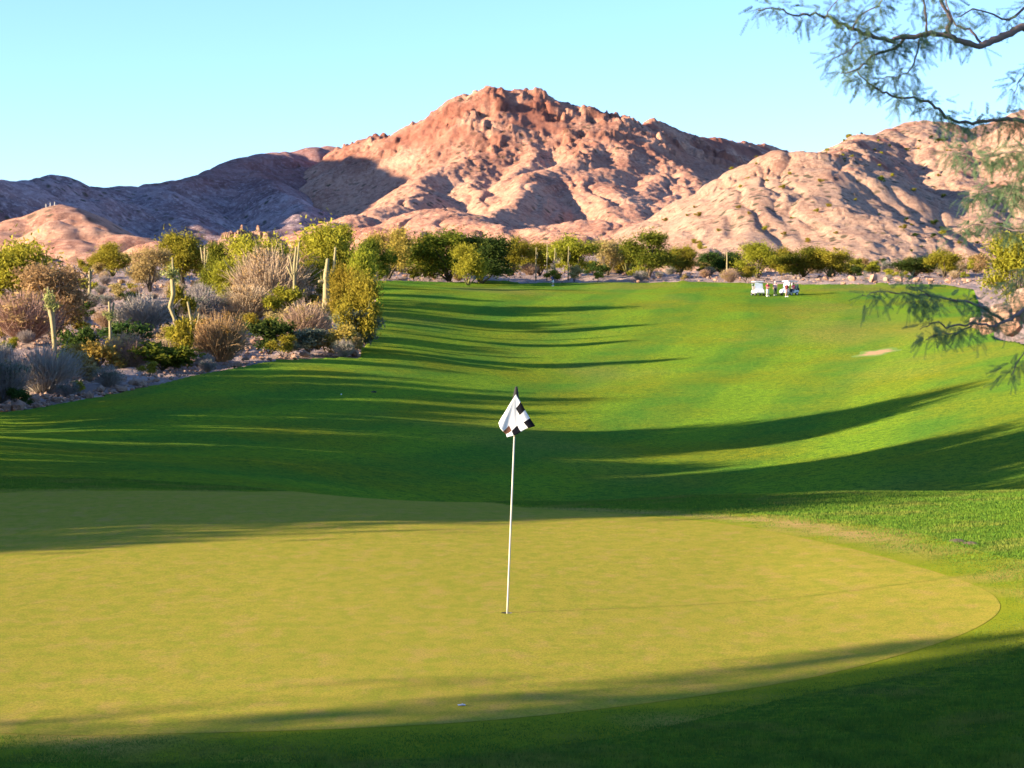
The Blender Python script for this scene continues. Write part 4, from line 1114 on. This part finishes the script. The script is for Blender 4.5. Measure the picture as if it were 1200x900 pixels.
figure('bending golfer in dark top and white shorts, alone on the far rise', stand(648, 303), -1.0, 'navy', 'cap_white', True, bend=.55)
c2z = H1(*world(925, 250.5)); Rz = Matrix.Rotation(-.95, 3, 'Z'); so = Rz @ Vector((.26, .50, 0))
x2, y2 = world(925, 250.5)
figure('player in a crimson top seated inside the second golf cart', (x2 + so.x, y2 + so.y, c2z + .26), -.95, 'crimson', 'charcoal', sit=True, arms='reach')

# ------------------------------------------------------------------ near mesquite tree, its trunk right of the picture
mt = empty('mesquite_tree', (*world(1360, 9.3), 0)); bx, by, _ = mt.location; bz = H1(bx, by); mt.location.z = bz
tag(mt, 'thin-leaved mesquite branches reaching in from the right edge', 'tree')
def lp(px, row, Y): q_ = at(px, row, Y); return Vector((q_[0] - bx, q_[1] - by, q_[2] - bz))
MB().tube([(0, 0, -.1), (.05, .02, .8), (-.05, 0, 1.7), lp(1335, 330, 9.2), lp(1320, 180, 9.3), lp(1300, 60, 9.2), lp(1290, -60, 9.4)], [.17, .14, .13, .12, .10, .08, .05], 12).build('trunk', M['bark_dark'], mt)
TW = []   # twigs that carry leaves: (points, density)
def limb(pts, r0, r1, Y0, Y1, leafy=1.0, start=0.0):
    k = len(pts); P = [lp(a, b, Y0 + (Y1 - Y0) * i / (k - 1)) for i, (a, b) in enumerate(pts)]
    P2 = []
    for i in range(k - 1):                       # smooth and roughen
        p0, p1, p2, p3 = P[max(i - 1, 0)], P[i], P[i + 1], P[min(i + 2, k - 1)]
        for t in (0, .25, .5, .75):
            P2.append(.5 * ((2 * p1) + (-p0 + p2) * t + (2 * p0 - 5 * p1 + 4 * p2 - p3) * t * t + (-p0 + 3 * p1 - 3 * p2 + p3) * t ** 3) + Vector((random.gauss(0, .004), random.gauss(0, .004), random.gauss(0, .004))))
    P2.append(P[-1]); m_ = len(P2)
    rr = [.78 * (r0 + (r1 - r0) * (i / (m_ - 1)) ** .8) * (1 + random.uniform(-.12, .16)) for i in range(m_)]
    MB().tube(P2, rr, 8).build('branch', M['bark_dark'], mt)
    if leafy: TW.append((P2, leafy, start))
limb([(1300,60),(1240,40),(1200,33),(1185,38),(1165,48),(1148,54),(1130,50),(1110,42),(1085,41),(1060,44),(1040,47),(1020,42),(1000,33),(985,28),(970,20),(950,17),(930,18),(912,10),(888,12)], .028, .003, 9.2, 8.6, .9, .35)
limb([(1060,45),(1045,58),(1030,62),(1015,72),(1003,82),(985,86)], .010, .003, 8.95, 8.8, 1.1)
limb([(1310,120),(1250,150),(1220,150),(1190,140),(1170,139),(1140,143),(1112,140),(1100,128),(1080,117),(1050,113),(1030,105),(1015,95),(1005,84)], .016, .004, 9.3, 8.8, 1.2, .2)
limb([(1110,42),(1112,20),(1102,0),(1090,-30)], .014, .008, 9.0, 9.0, .7)
limb([(1150,53),(1140,38),(1120,30),(1110,2),(1108,-30)], .008, .004, 9.05, 9.2, .8)
limb([(1078,47),(1070,75),(1052,90),(1030,92)], .006, .002, 8.9, 8.8, 1.0)
limb([(1085,40),(1086,20),(1078,-5),(1060,-30)], .007, .004, 8.9, 8.8, .8)
limb([(1290,-60),(1240,-20),(1200,10),(1180,22),(1150,12),(1120,20)], .014, .003, 9.3, 9.0, .5)
limb([(1000,33),(1010,15),(1030,5),(1040,-20)], .006, .003, 8.7, 8.6, 1.2)
limb([(970,20),(975,8),(990,-10)], .004, .002, 8.65, 8.6, .8)
limb([(1020,42),(1005,50),(990,62),(975,70)], .005, .002, 8.75, 8.6, 1.0)
limb([(1310,330),(1260,338),(1220,350),(1200,362),(1185,373),(1165,382),(1140,379),(1110,382),(1095,378),(1078,386)], .018, .002, 9.0, 8.5, .55, .1)
limb([(1175,376),(1150,360),(1130,353),(1090,348),(1060,345),(1035,342),(1010,346)], .009, .002, 8.8, 8.3, .6)
limb([(1140,379),(1120,390),(1100,392),(1085,398)], .005, .002, 8.7, 8.5, .7)
limb([(1090,348),(1075,338),(1062,330)], .004, .002, 8.5, 8.4, .9)
limb([(1320,380),(1250,385),(1215,398),(1195,420),(1185,440)], .008, .002, 9.0, 8.7, .7, .3)
limb([(1330,160),(1260,165),(1220,180),(1180,178),(1150,186),(1110,178)], .010, .002, 9.2, 9.6, 1.7, .2)
limb([(1330,240),(1270,240),(1230,262),(1190,270),(1150,262),(1115,276)], .010, .002, 9.2, 9.7, 1.7, .2)
limb([(1330,210),(1270,215),(1220,225),(1170,222),(1130,232)], .008, .002, 9.2, 9.7, 1.7, .2)
limb([(1325,290),(1270,296),(1225,310),(1200,322),(1180,345)], .008, .002, 9.1, 9.3, 1.3, .2)
limb([(1330,150),(1260,140),(1225,160),(1195,205),(1178,240)], .008, .002, 9.2, 9.5, 1.5, .2)
limb([(1315,110),(1250,95),(1210,80),(1195,95),(1188,110)], .008, .002, 9.2, 9.0, 1.0, .3)
limb([(1296,20),(1360,-30),(1440,-40),(1500,-20)], .02, .003, 9.3, 9.6, .8, .2)
limb([(1290,-60),(1270,-130),(1300,-190)], .02, .003, 9.4, 9.7, .9, .2)
limb([(1290,-60),(1350,-140),(1420,-170)], .02, .003, 9.4, 9.0, .9, .2)
limb([(1325,200),(1400,150),(1480,150)], .018, .003, 9.3, 9.8, .8, .2)
# bipinnate leaves
lr = np.random.default_rng(33); LV = []; 
def pinna(p, d, up, Lp, npairs=13):
    d = d.normalized(); side_ = d.cross(up).normalized(); out = []
    hw = .0006
    e = p + d * Lp + Vector((0, 0, -.25 * Lp))
    out.append([p - side_ * hw, p + side_ * hw, e + side_ * hw, e - side_ * hw])
    for i in range(npairs):
        t = (i + .6) / npairs; c_ = p.lerp(e, t)
        for sx in (-1, 1):
            ll = .0085 * (1 - .45 * abs(t - .45)); dd = (side_ * sx + d * .35 + up * float(lr.uniform(-.25, .25))).normalized()
            q_ = c_ + dd * ll; ww = d * .0012
            out.append([c_ - ww * .5, c_ + ww * .5, q_ + ww, q_ - ww])
    return out
for P2, dens, start in TW:
    for i in range(len(P2) - 1):
        if i / len(P2) < start: continue
        L_ = (P2[i + 1] - P2[i]).length
        for k in range(lr.poisson(L_ * 165 * dens)):
            p = P2[i].lerp(P2[i + 1], lr.uniform())
            d = Vector(lr.normal(size=3)); d.z = d.z * .7 - .25; d.normalize()
            # petiole, then one or two pairs of pinnae
            p2 = p + d * float(lr.uniform(.01, .06))
            for s_ in (-1, 1):
                up = Vector(lr.normal(size=3)); dd = d + up.cross(d).normalized() * .55 * s_ + Vector((0, 0, -.25))
                LV += pinna(p2, dd, up, float(lr.uniform(.045, .085)))
LV = np.array([[tuple(q_) for q_ in f] for f in LV]); print('leaf quads', len(LV))
mesh('foliage', LV.reshape(-1, 3), np.arange(len(LV) * 4).reshape(-1, 4), M['leaf_near'], mt, smooth=False)

# ------------------------------------------------------------------ rough grass round the green
gr_ = np.random.default_rng(9); n = 1050000
Yb = 10.2 + (38 - 10.2) * gr_.uniform(0, 1, n) ** 1.7
Pb = gr_.uniform(-120, 1480, n); Xb = (Pb - 600) / F * Yb
a_ = np.arctan2(Yb - HOLE[1], Xb - HOLE[0]); r_ = np.hypot(Xb - HOLE[0], Yb - HOLE[1])
lim = np.interp(a_, TH, RG + .04, period=2 * pi)
dd_ = r_ - lim; worn = np.exp(-((a_ - 1.08) / .34) ** 2) * np.exp(-((dd_ - 1.0) / .75) ** 2)
ok = (dd_ > gr_.uniform(-.03, .05, n)) & (gr_.uniform(0, 1, n) > worn * .93) & (gr_.uniform(0, 1, n) < np.clip(.55 + dd_, 0, 1)); Xb, Yb, dl = Xb[ok], Yb[ok], (r_ - lim)[ok]
n = len(Xb); print('blades', n)
clump = fbm(Xb * 2.2, Yb * 2.2, 3); hgt = (.008 + .019 * np.clip((dl - .2) / 1.3, 0, 1)) * (1 + .5 * clump) * gr_.uniform(.6, 1.3, n)
ang = gr_.uniform(0, 2 * pi, n); lean = gr_.uniform(.1, .9, n) * hgt
b0 = np.stack([Xb, Yb, height(Xb, Yb) + .009], 1)
sv = np.stack([np.cos(ang), np.sin(ang), np.zeros(n)], 1) * (gr_.uniform(.0022, .0042, n) * (Yb / 14) ** .6)[:, None]
la = gr_.uniform(0, 2 * pi, n)
tp = b0 + np.stack([np.cos(la) * lean, np.sin(la) * lean, hgt], 1)
gv = np.stack([b0 - sv, b0 + sv, tp], 1).reshape(-1, 3)
tag(mesh('rough_grass', gv, np.arange(n * 3).reshape(-1, 3), M['grass'], smooth=False), kind='stuff', label='short rough grass round the putting green', cat='grass')
